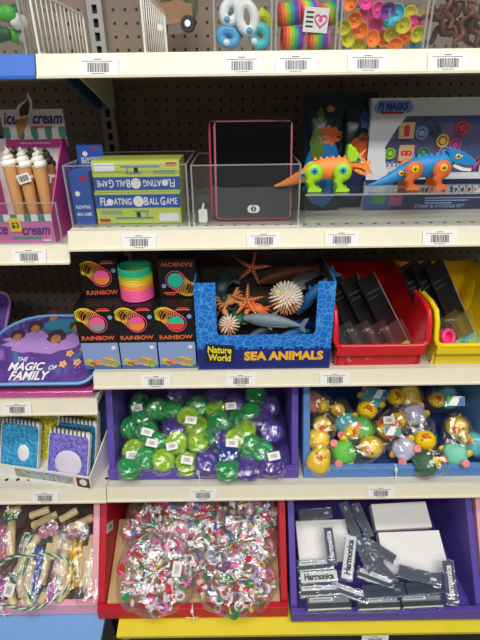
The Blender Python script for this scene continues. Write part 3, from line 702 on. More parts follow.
for i in range(3): fr.box(.0, .115-.03*i, -.0010, .0, (.021-.005*i), .0232-.005*i, mat='rb_sky')
fr.text('STAMP & DOODLE SET', .009, T(.03, -.0010, .006) @ FRONT, 'rb_sky', w=.10)
fr.text('PJ MASKS', .017, T(-.083, -.0006, .188) @ FRONT, 'game_blue', w=.056, bold=.05, shear=.1); fr.box(-.105, -.062, -.0004, .0002, .176, .180, mat='tr_red'); fr.prism([(-.114, .178), (-.050, .178), (-.044, .186), (-.052, .199), (-.110, .199), (-.120, .187)], 0, .0003, FRONT, mat='rb_sky')
fr.disc(.012, T(.120, -.0003, .192) @ FRONT, 'game_blue', t=.0006); fr.text('3+', .011, T(.120, -.0012, .192) @ FRONT, 'white')
fr.prism([(-.106, .012), (-.080, .012), (-.078, .030), (-.084, .044), (-.093, .047), (-.102, .044), (-.108, .030)], 0, .0006, T(0, -.0010, 0) @ FRONT, mat='head_green'); fr.box(-.072, -.045, -.0012, 0, .008, .038, mat='stamp_pink')
obj('window_frame', fr, t)
bk = G('art_stamp'); bk.box(-.095, .128, .0085, .0098, .066, .176); obj('backing_card', bk, t)
for i, x in enumerate((-.052, -.048)):
    s = G('wood'); s.box(-.0145, .0145, -.004, .004, -.0145, .0145)
    s.disc(.006, T(0, -.0041, .004) @ FRONT, 'tr_red', t=.0005) if i == 0 else s.prism(rrect(.022, .009, .004), 0, .0005, T(0, -.0041, 0) @ FRONT, mat='tr_red')
    if i == 0: s.box(-.005, .005, -.0046, -.004, -.010, 0, mat='tr_red')
    else: s.disc(.002, T(-.005, -.0047, 0) @ FRONT, 'wood'); s.disc(.002, T(.005, -.0047, 0) @ FRONT, 'wood')
    obj('wood_stamp', s, t, T(x, .004, .147-.040*i), bevel=.001)
for i, (x, z, c, r) in enumerate(((-.022, .142, 'rb_sky', .010), (.004, .146, 'stamp_navy', .009), (.020, .128, 'sticker', .0105), (.045, .120, 'magenta', .0105), (-.014, .106, 'head_green', .010), (.054, .150, 'tr_red', .011), (-.078, .106, 'lime', .009), (.026, .108, 'rb_sky', .009), (.050, .096, 'tr_pink', .009))):
    s = G(c); s.tube([(r*math.cos(a), 0, r*math.sin(a)) for a in [2*PI*k/18 for k in range(18)]], .0022, 8, closed=True); s.lathe([(r*.62, -.001), (r*.62, .0015), (r*.3, .003)], 14, FRONT); obj('ink_stamper', s, t, T(x, .004, z))
for i in range(4):
    s = G('pop_pink' if i % 2 else 'tr_red'); s.tube([(0, 0, 0), (.002, -.001, .022)], .0025, 8); s.lathe([(.0025, 0), (.0006, .006)], 8, T(.002, -.001, .022)); obj('crayon', s, t, T(.078+.010*i, .005, .076) @ RY(.5))
s = G('paper'); s.box(-.085, -.03, .0075, .0088, .072, .088)
for i in range(6): s.box(-.082+.009*i, -.078+.009*i, .006, .0075, .082, .092, mat='rb_sky')
obj('paper_pad', s, t)
wn = G('acrylic'); wn.prism(win[::1], -.0004, .0004, T(0, .0007, 0) @ FRONT); obj('window_film', wn, t)
g = G('cream'); g.prism(rrect(.03, .034, .002), 0, .0006, T(0, 0, 0) @ FRONT); g.box(-.011, .011, -.0009, 0, -.013, -.009, mat='ink'); g.box(-.011, .011, -.0009, 0, .009, .012, mat='orange'); g.box(-.010, .010, -.0009, 0, -.006, .006, mat='tooth'); obj('sticker', g, t, T(.112, -.0008, .084), label='cream sticker with orange bar')

# ================================================================== third shelf, right
Z3 = DK['three']+.0005
def rb_box(lab, X, w, d, h, ball, upside=False, sky=False):
    t = thing('spring_box', lab, 'box', X, 'rainbow spring boxes')
    b = G('rb_black'); b.box(-w/2, w/2, 0, d, 0, h)
    if sky:
        b.box(-w/2+.001, w/2-.001, -.0005, 0, .001, h-.001, mat='rb_sky')
        b.box(-w/2+.001, w/2-.001, -.0007, 0, .001, .010, mat='label_blue')
        for x, z, c in ((-.026, .020, 'rope_yellow'), (-.018, .014, 'brown'), (-.008, .016, 'spring_orange'), (.020, .022, 'tan'), (.026, .013, 'spring_green')): b.disc(.0055, T(x, -.0006, z) @ FRONT, c, n=9, t=.0005, sx=1.2)
        for i, (x, z, r) in enumerate(((-.022, .017, .006), (.010, .020, .010), (.022, .017, .009))):
            for k in range(4): b.tube([(x+.0025*k-.004+r*math.cos(a), -.0014-.0001*k, z-.001*k+r*.9*math.sin(a)) for a in [2*PI*q/14 for q in range(14)]], .0006, 5, closed=True, mat=('spring_yellow', 'lime', 'spring_yellow', 'spring_orange')[(k+i) % 4])
        b.disc(.0045, T(w*.36, -.0008, h-.012) @ FRONT, 'paper', t=.0004, n=12)
    else:
        S = RY(PI) if upside else Matrix.Identity(4); C = T(0, 0, h/2)
        if upside: S = Matrix.Diagonal((-1, 1, -1, 1))
        cols = ['lime', 'lime', 'spring_yellow', 'spring_yellow', 'sticker', 'spring_orange', 'spring_orange', 'spring_red', 'spring_pink']
        for k in range(9):
            q = k/8; r = .0125+.0065*q; cx = -.027+.031*q-.004*math.sin(q*PI); cz = .021-.018*q+.008*math.sin(q*PI)
            pts = [(cx+r*math.cos(a), -.0008-.0002*k, cz+r*math.sin(a)) for a in [2*PI*j/30 for j in range(30)]]
            run = []; ok = [abs(x) < w/2-.001 and z < h/2-.001 for x, _, z in pts]
            st = next((j for j in range(30) if ok[j] and not ok[j-1]), None)
            if st is None: run = pts; cl = True
            else:
                cl = False
                for j in range(30):
                    if not ok[(st+j) % 30]: break
                    run.append(pts[(st+j) % 30])
            b.tube(run, .0008, 5, C @ S, closed=cl, mat=cols[k])
        half = [(.0155*math.cos(a), .0155*math.sin(a)) for a in [PI*j/14 for j in range(15)]]
        Xc = C @ S @ T(.004, -.0030, .003) @ FRONT
        b.prism(half, 0, .0014, Xc, mat=ball[0]); b.prism([(x, -y) for x, y in half][::-1], 0, .0014, Xc, mat=ball[1])
        b.text('RAINBOW', .0125, C @ S @ T(0, -.0008, -h/2+.010) @ FRONT, 'rb_text', w=w*.84, bold=.02)
        b.disc(.0045, C @ S @ T(w*.38, -.0006, .016) @ FRONT, 'rb_sky', t=.0006)
        b.box(w*.05, w*.4, -.0008, 0, h/2-.010, h/2-.0075, C @ S, mat='rb_text'); b.box(w*.1, w*.35, -.0008, 0, h/2-.006, h/2-.004, C @ S, mat='spring_red')
    obj('carton', b, t, bevel=.0008)
    s = G('acrylic'); 
    return t
W3 = .0775
yb = .812
xs3 = [pxX(101.5, 357, yb), pxX(139.5, 357, yb), pxX(177.5, 356, yb)]
for x, l in zip(xs3, ('sky blue faced spring box at the left of the lower row', 'sky blue faced spring box in the middle of the lower row', 'sky blue faced spring box at the right of the lower row')):
    rb_box(l, T(x, yb, Z3), W3-.001, .077, .063, None, sky=True)
balls = [('spring_pink', 'steel'), ('spring_pink', 'spring_orange'), ('spring_green', 'spring_red')]
for x, l, bl in zip(xs3, ('black spring box with a pink and grey ball, middle row left', 'black spring box with a pink and orange ball, middle row centre', 'black spring box with a green ball, middle row right'), balls):
    rb_box(l, T(x, yb-.001, Z3+.0637) @ RZ(random.uniform(-.03, .03)), W3, .077, .079, bl)
zt3 = Z3+.0637+.0797
rb_box('black spring box tilted on the top row left', T(pxX(101, 280, .86), .855, zt3) @ RZ(.06) @ RX(-.04), W3-.004, .077, .079, ('spring_pink', 'spring_orange'))
rb_box('black spring box upside down on the top row right', T(pxX(178, 277, .86), .852, zt3) @ RZ(-.03), W3-.004, .077, .079, ('spring_green', 'spring_green'), upside=True)
rainbow_spring('rainbow_spring', 'loose rainbow spring standing on the middle black box', T(xs3[1]+.001, .857, zt3), .0315, 22, .0030, ['spring_pink']*4+['spring_orange', 'spring_orange', 'spring_yellow', 'spring_yellow', 'lime', 'spring_green', 'spring_green', 'spring_green'], .0017)

# sea animal carton
t = thing('sea_animal_carton', 'blue display carton lettered SEA ANIMALS', 'carton', T(.0475, .806, Z3))
w = .1345; d = .155; h = .190
f = G('cells')
cut = [(-w, 0), (w, 0), (w, h), (.101, h), (.101, .083), (.096, .078), (-.088, .078), (-.093, .083), (-.093, h), (-w, h)]
f.prism(cut, -.003, 0, FRONT)
f.box(-w+.0005, w-.0005, -.0006, 0, 0, .046, mat='sea_navy')
for i in range(26):
    x = -w+.006+i*.0102; f.box(x-.004, x+.004, -.0006, 0, .046, .046+.006*(1+math.sin(i*1.7))/2, mat='sea_navy')
f.text('SEA ANIMALS', .026, T(.040, -.0009, .030) @ FRONT, 'sea_gold', w=.160, bold=.05)
f.box(-.119, -.060, -.0012, 0, .016, .058, T(-.0895, 0, .037) @ RY(.06) @ T(.0895, 0, -.037), mat='sea_navy'); f.box(-.117, -.062, -.0016, 0, .018, .056, T(-.0895, 0, .037) @ RY(.06) @ T(.0895, 0, -.037), mat='ink')
f.text('Nature', .021, T(-.0895, -.0020, .046) @ RY(.06) @ FRONT, 'nw_yellow', w=.048, bold=.03); f.text('World', .021, T(-.0895, -.0020, .028) @ RY(.06) @ FRONT, 'nw_yellow', w=.046, bold=.03)
obj('front_panel', f, t)
for x in (-w, w-.003):
    s = G('cells'); s.box(x, x+.003, .003, d, 0, h); xi = x+.003 if x < 0 else x; s.box(xi-.0004, xi+.0004, .003, d-.004, .003, h-.001, mat='shaded_card'); obj('side_panel', s, t)
s = G('shaded_card'); s.box(-w+.003, w-.003, d-.003, d, 0, h+.012); obj('back_panel', s, t)  # brown card inside, darkened in its colour for the carton's inner shade
s = G('shaded_card'); s.box(-w+.003, w-.003, .003, d-.003, 0, .003); obj('base_panel', s, t)

def urchin(name, lab, p, r, up, down, n, sl):
    t = thing(name, lab, 'sea creature', T(*p), 'toy sea animals')
    b = G(down); b.ball((0, 0, 0), r, nu=20, nv=14); obj('body', b, t)
    ga, gb = G(up), G(down); ga_n = 0
    for i in range(n):
        z = 1-2*(i+.5)/n; a = i*2.39996; rr = math.sqrt(1-z*z); dv = Vector((rr*math.cos(a), rr*math.sin(a), z))
        gg = ga if dv.z > -.25+.3*math.sin(i) else gb
        m = frame(dv*r*.92, Vector((.3, .5, -.2)), dv); gg.lathe([(r*.15, 0), (r*.09, sl*.55), (r*.03, sl)], 6, m)
    obj('spines', ga, t); 
    if gb.f: obj('lower_spines', gb, t)
    return t
SA = T(0, 0, 0)
t = urchin('pufferfish', 'white spiny pufferfish toy in the sea animal carton', at(286, 298, .856), .0205, 'spike', 'tan', 210, .0165)
g = G('shell'); g.ball((-.018, -.012, .017), (.008, .005, .007)); obj('tail_fin', g, t)
urchin('sea_urchin', 'small tan sea urchin toy at the carton lower left', at(229, 325, .829), .0125, 'spike', 'tan', 90, .011)
def starfish(lab, p, R, col, X):
    t = thing('starfish', lab, 'sea creature', T(*p) @ X, 'toy sea animals')
    g = G(col)
    n = 50; prof = []
    for i in range(n):
        a = 2*PI*i/n; k = abs(((a*5/(2*PI)) % 1)-.5)*2; prof.append((a, R*(.24+.76*k**2.6)))
    vs = [(0, 0, R*.24)]; fs = []
    for lay, (sc, z) in enumerate(((.55, .19), (.85, .10), (1, 0), (.85, -.08), (.5, -.1))):
        for a, rr in prof: vs.append((rr*sc*math.cos(a), rr*sc*math.sin(a), z*R*(1 if lay > 1 else (1-.4*rr/R))))
    vs.append((0, 0, -.1*R)); L = len(vs)-1
    for i in range(n):
        j = (i+1) % n; fs.append((0, 1+i, 1+j)); fs.append((L, 1+4*n+j, 1+4*n+i))
        for l in range(4): fs.append((1+l*n+i, 1+(l+1)*n+i, 1+(l+1)*n+j, 1+l*n+j))
    g.add(vs, fs)
    obj('body', g, t)
    b = G('tooth')
    for i in range(5):
        a = 2*PI*(i+.5)/5+2*PI/10*0
        for k in range(1, 6): b.ball((R*.15*k*math.cos(a+PI/5*1), R*.15*k*math.sin(a+PI/5), R*.22*(1-.15*k)), R*.035, None, 8, 6)
    obj('bumps', b, t)
    return t
starfish('orange starfish toy left of the spiny pufferfish', at(247, 301, .862), .040, 'sea_orange', RX(.95) @ RZ(.25))
starfish('dark orange starfish toy standing at the carton back', at(252, 268, .93), .044, 'sea_orange', RX(1.35) @ RZ(.1))
def fish(name, lab, p, X, L, col, belly, dorsal=True):
    t = thing(name, lab, 'sea creature', T(*p) @ X, 'toy sea animals')
    n = 16; pts = []; rs = []
    for i in range(n):
        q = i/(n-1); pts.append((L*(q-.45), 0, .004*math.sin(q*3))); rs.append(L*.125*(math.sin(PI*min(1, .06+q*.95))**.8)*(1-.35*q)+.0012)
    b = G(col); b.tube(pts, rs, 14, flat=.85); obj('body', b, t)
    b = G(belly); b.tube([(x+.002, 0, z-r*.22) for (x, y, z), r in zip(pts[1:12], rs[1:12])], [r*.86 for r in rs[1:12]], 12, flat=.88); obj('belly', b, t)
    fz = L*.10
    if dorsal:
        f = G(col); f.prism([(-.06*L, fz*.8), (.10*L, fz*.7), (.10*L, fz*2.2), (.06*L, fz*2.0)], -.0012, .0012, FRONT); obj('dorsal_fin', f, t)
    for s in (-1, 1):
        f = G(col); f.prism([(-.16*L, 0), (-.02*L, 0), (.06*L, -.15*L), (.0, -.14*L)][::-1], -.001, .001, T(0, s*L*.07, -L*.03) @ RX(s*-.9) @ FRONT @ SC(1, 1, 1)); obj('side_fin', f, t)
    f = G(col); f.prism([(.48*L, .012*L), (.56*L, .14*L), (.63*L, .17*L), (.58*L, .02*L), (.61*L, -.10*L), (.55*L, -.08*L), (.48*L, -.012*L)][::-1], -.0012, .0012, FRONT); obj('tail_fin', f, t)
    for s in (-1, 1):
        e = G('ink'); e.ball((-.33*L, s*L*.075, .012*L), L*.012, None, 8, 6); obj('eye', e, t)
    return t
fish('toy_shark', 'grey toy shark across the front of the sea animal carton', at(270, 322, .832), RZ(-.15) @ RY(.10), .120, 'shark', 'shark_light')
fish('toy_shark', 'dark toy shark lying under the grey shark', at(262, 334, .838) + Vector((0, 0, .002)), RZ(.4) @ RY(-.2), .085, 'sea_dark', 'ray_grey')
fish('toy_fish', 'blue toy fish at the lower right inside the carton', at(295, 334, .840), RZ(PI+.3) @ RY(.05), .07, 'sea_blue', 'shark_light')
fish('toy_whale', 'blue toy whale leaning at the carton right side', at(314, 296, .885), RZ(.1) @ RY(-.85), .115, 'sea_blue', 'sea_blue')
# octopus
t = thing('toy_octopus', 'dark toy octopus at the left inside the carton', 'sea creature', T(*at(224, 306, .875)), 'toy sea animals')
g = G('sea_dark'); g.ball((0, 0, .012), (.012, .012, .016)); obj('head', g, t)
for i in range(8):
    a = i*PI/4; g = G('sea_dark'); g.tube([((.006+.026*q)*math.cos(a+.5*q), (.006+.026*q)*math.sin(a+.5*q), .004-.010*math.sin(q*3)+.004*q) for q in [k/8 for k in range(9)]], [.0042*(1-.8*k/8) for k in range(9)], 8); obj('arm', g, t)
# ray
t = thing('toy_ray', 'grey toy ray lying behind the pufferfish', 'sea creature', T(*at(306, 281, .912)) @ RX(.5) @ RZ(.4), 'toy sea animals')
g = G('ray_grey'); g.ball((0, 0, 0), (.030, .024, .007), nu=24, nv=10, fn=lambda d: 1+.35*abs(d.x)**3-.1*abs(d.y)); obj('body', g, t)
g = G('ray_grey'); g.tube([(0, .020, 0), (.004, .05, .006), (.012, .075, .004)], [.0025, .0016, .0006], 8); obj('tail', g, t)
t = thing('toy_turtle', 'dark green toy turtle under the orange starfish', 'sea creature', T(*at(238, 318, .858)) @ RX(.4), 'toy sea animals')
g = G('leaf2'); g.ball((0, 0, .004), (.016, .020, .010)); obj('shell', g, t)
for a in (.7, 2.4, 3.9, 5.5): g = G('olive'); g.ball((.018*math.cos(a), .020*math.sin(a), 0), (.008, .004, .002), T(0, 0, 0), 10, 6); obj('flipper', g, t)
g = G('olive'); g.ball((0, -.024, .003), (.005, .007, .005)); obj('head', g, t)

def crab(lab, p, X, col, s=1.0):
    t = thing('toy_crab', lab, 'sea creature', T(*p) @ X @ SC(s, s, s), 'toy sea animals')
    g = G(col); g.ball((0, 0, 0), (.016, .012, .007), fn=lambda d: 1+.12*noise.noise(d*6)); obj('shell', g, t)
    for sd in (-1, 1):
        for k in range(4):
            a = -.6+.42*k; g = G(col); g.tube([(sd*.012, .008*math.sin(a), 0), (sd*.026*math.cos(a*.5), .022*math.sin(a), .010), (sd*.036*math.cos(a*.5), .034*math.sin(a), -.008)], [.0032, .0026, .0008], 7); obj('leg', g, t)
        g = G(col); g.tube([(sd*.010, -.010, .002), (sd*.022, -.020, .004), (sd*.014, -.032, .004)], [.003, .0045, .0012], 8); g.ball((sd*.019, -.023, .004), (.006, .008, .004)); obj('claw', g, t)
crab('brown orange toy crab beside the orange starfish', at(229, 300, .872), RX(.7) @ RZ(.4), 'tan')
crab('orange toy crab between the starfish and the pufferfish', at(258, 308, .856), RX(.8) @ RZ(-.5), 'sea_orange', .85)
crab('dark toy crab behind the crab at the carton left', at(222, 287, .905), RX(.9) @ RZ(1.2), 'sea_dark', 1.1)
fish('toy_eel', 'dark brown toy eel along the carton back', at(285, 276, .935), RZ(.2) @ RY(-.15), .13, 'brown', 'olive', False)
fish('toy_dolphin', 'dark blue toy dolphin under the shark tail', at(300, 326, .862), RZ(.5) @ RY(.3), .08, 'sea_navy', 'ray_grey')
# plastic hopper tubs
def tub(lab, x0, x1, yf, z0, col, depth=.30, h=.124, lip=.052):
    t = thing('plastic_tub', lab, 'tub', T((x0+x1)/2, yf, z0), 'plastic stacking tubs'); w = (x1-x0)/2; k = .004
    b = G(col); ins = .012
    YZ = Matrix(((0, 0, 1, 0), (1, 0, 0, 0), (0, 1, 0, 0), (0, 0, 0, 1)))
    b.box(-w+ins, w-ins, ins, depth-.01, 0, k); obj('base_panel', b, t)
    f = G(col); f.prism([(ins, 0), (ins+k, 0), (.004+k, lip), (.004, lip)], -w+ins*.6, w-ins*.6, YZ); obj('front_wall', f, t)
    for s in (-1, 1):
        q = G(col)
        prof = [(ins, 0), (depth-.01, 0), (depth, h), (.048, h), (.022, h-.006), (.012, h-.022), (.004, lip)]
        n = len(prof); vs = []
        for dx in (0, -k):
            for y, z in prof: vs.append((s*(w-ins+(ins-.003)*min(1, z/h)+dx), y, z))
        fs = [tuple(range(n)), tuple(range(n, 2*n))[::-1]]+[(i, n+i, n+(i+1) % n, (i+1) % n) for i in range(n)]
        if s < 0: fs = [f_[::-1] for f_ in fs]
        q.add(vs, fs); obj('side_wall', q, t)
    r = G(col); r.prism([(depth-.01-k, 0), (depth-.01, 0), (depth, h), (depth-k, h)], -w+ins*.6, w-ins*.6, YZ); obj('back_wall', r, t)
    # rim: rolled lip along the front and up and over both sides
    rim = G(col)
    wr = w-.003
    pts = [(-wr, depth, h), (-wr, .050, h), (-wr, .022, h-.006), (-wr, .009, h-.024), (-wr, .001, lip+.014), (-wr+.004, -.001, lip+.004), (-wr+.014, -.002, lip)]
    pts = pts+[(-x, y, z) for x, y, z in pts[::-1]]
    rim.tube(pts, .0052, 10); obj('rim', rim, t)
    band = G(col); band.prism([(.004, lip-.020), (.008, lip-.020), (.006, lip), (-.004, lip+.002), (-.006, lip-.002), (-.004, lip-.020)], -wr+.004, wr-.004, YZ); obj('front_band', band, t, bevel=.0015)
    return t
tub('red plastic tub of blister packs beside the sea animal carton', .186, .377, .803, Z3, 'red_tub')
tub('yellow plastic tub of blister packs at the right edge', .386, .580, .803, Z3, 'yellow_tub')
def blister(lab, p, X, w, h, toy):
    t = thing('blister_pack', lab, 'pack', T(*p) @ X, 'dark blister packs')
    c = G('blister_black'); c.box(-w/2, w/2, 0, .0012, 0, h); c.box(-w/2+.006, w/2-.006, -.0003, 0, h*.80, h*.82, mat='tab_grey'); c.box(-w/2+.006, w/2-.02, -.0003, 0, h*.74, h*.755, mat='tab_grey'); c.box(w/2-.0016, w/2+.0004, -.0005, .0016, 0, h, mat='steel'); obj('card', c, t)
    s = G(toy); s.prism(rrect(w*.66, h*.13, .004), 0, .010, T(0, -.001, h*.09) @ FRONT); s.box(-w*.2, w*.2, -.0125, -.009, h*.07, h*.12, mat='blister_lime' if toy != 'blister_lime' else 'paper'); obj('toy', s, t, bevel=.001)
    b = G('film'); b.prism(rrect(w*.86, h*.40, .006), 0, .015, T(0, -.0006, h*.21) @ FRONT); obj('bubble', b, t)
    return t
for i, (u, v, c, l) in enumerate(((349, 340, 'blister_blue', 'dark blister pack with a blue toy at the red tub left side'), (364, 342, 'blister_pink', 'dark blister pack with a pink toy, second in the red tub'), (379, 341, 'blister_red', 'dark blister pack with a red toy, third in the red tub'), (395, 338, 'blister_lime', 'dark blister pack with a lime toy, rightmost in the red tub'))):
    p = at(u+8+2*i, v, .828+.003*i); p.z = Z3+.006
    blister(l, p, RZ(.55) @ RX(-.62) @ RY(-.16), .054, .190, c)
for i, (u, v, l) in enumerate(((451, 325, 'tall black blister pack at the left in the yellow tub'), (465, 322, 'tall black blister pack leaning in the middle of the yellow tub'), (479, 318, 'tall black blister pack rightmost in the yellow tub'))):
    p = at(u, v, .862); p.z = Z3+.006
    blister(l, p, RZ(.55) @ RX(-.55) @ RY(-.16), .062, .205, ('blister_black', 'steel', 'duck_teal')[i])
t = thing('toy_ring', 'pink ribbed plastic wheel in the front of the yellow tub', 'toy', T(*at(447, 337, .826)) @ RX(PI/2-.5) @ RY(.3))
g = G('blister_pink'); g.lathe([(.013, -.008), (.016, -.007), (.0165, .006), (.013, .008), (.010, .006), (.010, -.006)], 24); obj('rim', g, t)
for i in range(12): a = i*PI/6; g = G('blister_pink'); g.box(-.0015, .0015, .0095, .0175, -.006, .006, RZ(a)); obj('rib', g, t)
t = thing('yellow_toy', 'yellow rounded toy at the back of the yellow tub', 'toy', T(*at(479, 280, 1.05)))
g = G('duck'); g.ball((0, 0, -.045), (.03, .025, .055)); obj('body', g, t)
g = G('beak'); g.ball((-.004, -.026, -.035), (.010, .006, .006)); obj('nose', g, t)

# ================================================================== third shelf, left: lunch bags
Z3L = .7225
t = thing('flat_box', 'flat magenta box wrapped in clear film under the lunch bag', 'box', T(-.46, .80, Z3L))
g = G('magenta'); g.box(-.19, .148, .006, .22, 0, .014); obj('carton', g, t, bevel=.002)
g = G('film'); g.box(-.192, .150, .003, .223, .0005, .0165); obj('wrap', g, t, bevel=.003)
def tote(lab, X, w, h, rT, rB, full):
    t = thing('lunch_bag', lab, 'bag', X, 'printed lunch bags')
    out = []
    for cx, cy, r, a0 in ((w/2-.03, h-.03, .03, 0), (-w/2+rT, h-rT*.8, rT, PI/2), (-w/2+rB, rB, rB, PI), (w/2-.035, .035, .035, 1.5*PI)):
        for i in range(8):
            a = a0+PI/2*i/7; out.append((cx+r*math.cos(a), cy+(r*.8 if (a0 == PI/2) else r)*math.sin(a)))
    b = G('tote_purple'); b.prism(out, -.022, -.003); obj('back_shell', b, t, bevel=.006)
    f = G('art_tote'); f.prism(out, -.003, 0)
    if full:
        def blob(c, pts, m): f.prism([(c[0]+x, c[1]+y) for x, y in pts], 0, .0006, mat=m)
        el = lambda rx, ry, n=18, w_=0: [(rx*math.cos(2*PI*i/n)*(1+w_*math.sin(3*i)), ry*math.sin(2*PI*i/n)*(1+w_*math.cos(2*i))) for i in range(n)]
        blob((-.005, h*.60), el(.085, .030, 24, .12), 'tote_lilac'); blob((.03, h*.82), el(.05, .022, 20, .1), 'tote_teal')
        for (x, y, r, sk, hr) in ((-.065, .118, .011, 'tote_skin', 'tote_dark'), (-.030, .140, .012, 'tote_skin', 'tote_dark'), (.022, .112, .014, 'tote_skin', 'tote_dark'), (.062, .140, .011, 'tote_skin', 'choc'), (.005, .170, .012, 'tote_skin', 'tote_dark')):
            f.prism([(x+px_*1.5, y+.004+py_*1.3) for px_, py_ in el(r, r, 16, .12)], 0, .0008, mat=hr); f.prism([(x+px_*.8, y-.003+py_*.8) for px_, py_ in el(r, r)], 0, .0012, mat=sk)
        f.text('THE', .015, T(-.040, .058, .0012), 'white', shear=.2, w=.022, bold=.01)
        f.text('MAGIC', .026, T(-.028, .040, .0012), 'white', shear=.2, w=.076, bold=.03); f.text('OF', .014, T(.029, .037, .0012), 'white', shear=.2, w=.018, bold=.02)
        f.text('FAMILY', .028, T(-.018, .018, .0012), 'white', shear=.2, w=.084, bold=.03)
        for x, y in ((.060, .072), (.080, .050), (.050, .046), (.088, .085)):
            for k in range(5): f.disc(.0032, T(x+.0055*math.cos(k*1.257), y+.0055*math.sin(k*1.257), .0006), 'gold', n=10)
            f.disc(.0028, T(x, y, .0006), 'tr_pink', n=10, t=.0009)
        f.disc(.015, T(-.098, .030, .0004), 'tr_pink', n=14); f.disc(.006, T(-.098, .030, .0009), 'ink', n=12); f.disc(.003, T(-.098, .030, .0014), 'white', n=10)
        random.seed(5)
        for k in range(22): f.disc(random.uniform(.0008, .0018), T(random.uniform(-.1, .1), random.uniform(.015, .10), .0004), random.choice(['white', 'tr_pink', 'tote_trim']), n=6)
    obj('front_panel', f, t)
    tr = G('tote_trim' if full else 'tote_lilac'); tr.tube([(x, y, 0) for x, y in out], .0034, 8, closed=True); obj('piping', tr, t)
    z = G('tote_dark'); z.tube([(x*.995, y*.995+.001, -.013) for x, y in out], .003, 6, closed=True); obj('zip', z, t)
    return t
tote('purple lunch bag lettered THE MAGIC OF FAMILY', T(-.4305, .807, Z3L+.0175+.0165) @ RX(math.radians(30)), .245, .172, .115, .035, True)
tote('plain purple lunch bag at the left picture edge', T(-.668, .87, Z3L+.0175+.012) @ RX(math.radians(42)), .26, .19, .07, .04, False)

# ================================================================== fourth shelf, left: furry notebooks
Z4L = .5115
BXM = T(-.4485, .7765, Z4L) @ RZ(math.radians(-11.5))
t = thing('notebook_carton', 'white printed display carton of furry notebooks', 'carton', BXM)
w = .118; d = .15
f = G('white'); f.box(-w-.05, w, 0, .002, 0, .036); f.box(-w+.05, w-.04, -.0005, 0, .007, .030, mat='art_lid'); f.box(w-.034, w-.003, -.0006, 0, .003, .030, mat='brown'); f.disc(.009, T(w-.018, -.0006, .018) @ FRONT, 'white'); f.box(-.13, -.112, -.0006, 0, .012, .03, mat='magenta'); obj('front_panel', f, t)
f = G('white'); f.prism([(.002, 0), (d, 0), (d, .105), (.012, .040), (.002, .036)], w-.002, w, Matrix(((0, 0, 1, 0), (1, 0, 0, 0), (0, 1, 0, 0), (0, 0, 0, 1)))); obj('side_panel', f, t)
f = G('label_blue'); f.box(-w-.05, w-.002, d-.002, d, 0, .13); obj('back_panel', f, t)
f = G('white'); f.box(-w-.05, w-.002, .002, d-.002, 0, .002); obj('base_panel', f, t)
def notebook(lab, X, col, kind, w=.098, h=.112):
    t = thing('furry_notebook', lab, 'notebook', BXM @ X, 'spiral bound furry notebooks')
    g = G('paper'); g.prism(rrect(w, h, .010), -.004, .006, T(0, 0, h/2) @ FRONT); obj('pages', g, t)
    g = G(col); random.seed(11)
    nx, nz = 34, 36; vs = []; fs = []
    for i in range(nz+1):
        for j in range(nx+1):
            a, b = j/nx*2-1, i/nz*2-1
            e = min(1-abs(a), 1-abs(b)); bul = .006*min(1, e*7)**.5
            rr = 1.0 - .06*max(0, abs(a)+abs(b)-1.75)*4
            nn = noise.noise(Vector((a*9, b*9, len(lab))))*.0022+noise.noise(Vector((a*25, b*25, 3)))*.0014
            vs.append((a*w/2*rr, -.004-bul-nn*min(1, e*8), h/2+b*h/2*rr*.93-.004))
    for i in range(nz):
        for j in range(nx): fs.append((i*(nx+1)+j, i*(nx+1)+j+1, (i+1)*(nx+1)+j+1, (i+1)*(nx+1)+j))
    g.add(vs, fs); obj('plush_cover', g, t)
    s = G('ink')
    for i in range(9):
        x = -w*.40+w*.10*i; s = G('ink'); s.tube([(x, .0+.008*math.cos(a)-.002, h-.002+.0085*math.sin(a)) for a in [2*PI*k/12 for k in range(12)]], .0012, 6, closed=True); obj('coil', s, t)
    if kind == 'patch':
        p = G('patch'); p.ball((.004, -.0105, h*.34), (.031, .0035, .030), nu=24, nv=12, fn=lambda d: 1+.06*abs(d.x)); obj('face_patch', p, t)
    if kind == 'spot':
        p = G('paper'); p.ball((.014, -.0105, h*.34), (.015, .0035, .020)); obj('pale_patch', p, t)
notebook('blue furry notebook with a small white oval patch', T(-.080, .030, .0035) @ RX(-.42), 'f_fur_blue', 'spot')
notebook('lilac furry notebook with a pale oval patch in front', T(.050, .018, .0035) @ RX(-.40) @ RY(.02), 'f_fur_lilac', 'patch', w=.10)
notebook('yellow furry notebook between the blue and lilac ones', T(-.045, .064, .0035) @ RX(-.36), 'f_fur_yellow', '', h=.120)
notebook('teal furry notebook directly behind the lilac one', T(.054, .050, .0035) @ RX(-.38), 'f_fur_teal', '', h=.118)
notebook('yellow furry notebook at the back behind the teal one', T(.046, .084, .0035) @ RX(-.30), 'f_fur_yellow', '', h=.124)

# ================================================================== dump bins
YZ = Matrix(((0, 0, 1, 0), (1, 0, 0, 0), (0, 1, 0, 0), (0, 0, 0, 1)))
def dump_bin(lab, x0, x1, yf, z0, yb, lip, ytop, ztop, col, th=.015, backcol=None):
    t = thing('display_bin', lab, 'bin', T((x0+x1)/2, yf, z0), 'open front display bins'); w = (x1-x0)/2; d = yb-yf
    f = G(col); f.box(-w, w, 0, th, 0, lip); obj('front_lip', f, t, bevel=.0015)
    for s in (-1, 1):
        p = G(col); a, b = (-w, -w+th) if s < 0 else (w-th, w)
        p.prism([(th, 0), (d, 0), (d, ztop-z0), (ytop-yf, ztop-z0), (th, lip+.006)], a, b, YZ); obj('side_panel', p, t, bevel=.0015)
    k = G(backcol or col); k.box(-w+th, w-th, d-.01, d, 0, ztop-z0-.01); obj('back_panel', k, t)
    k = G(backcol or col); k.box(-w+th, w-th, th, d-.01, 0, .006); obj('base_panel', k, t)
    return t
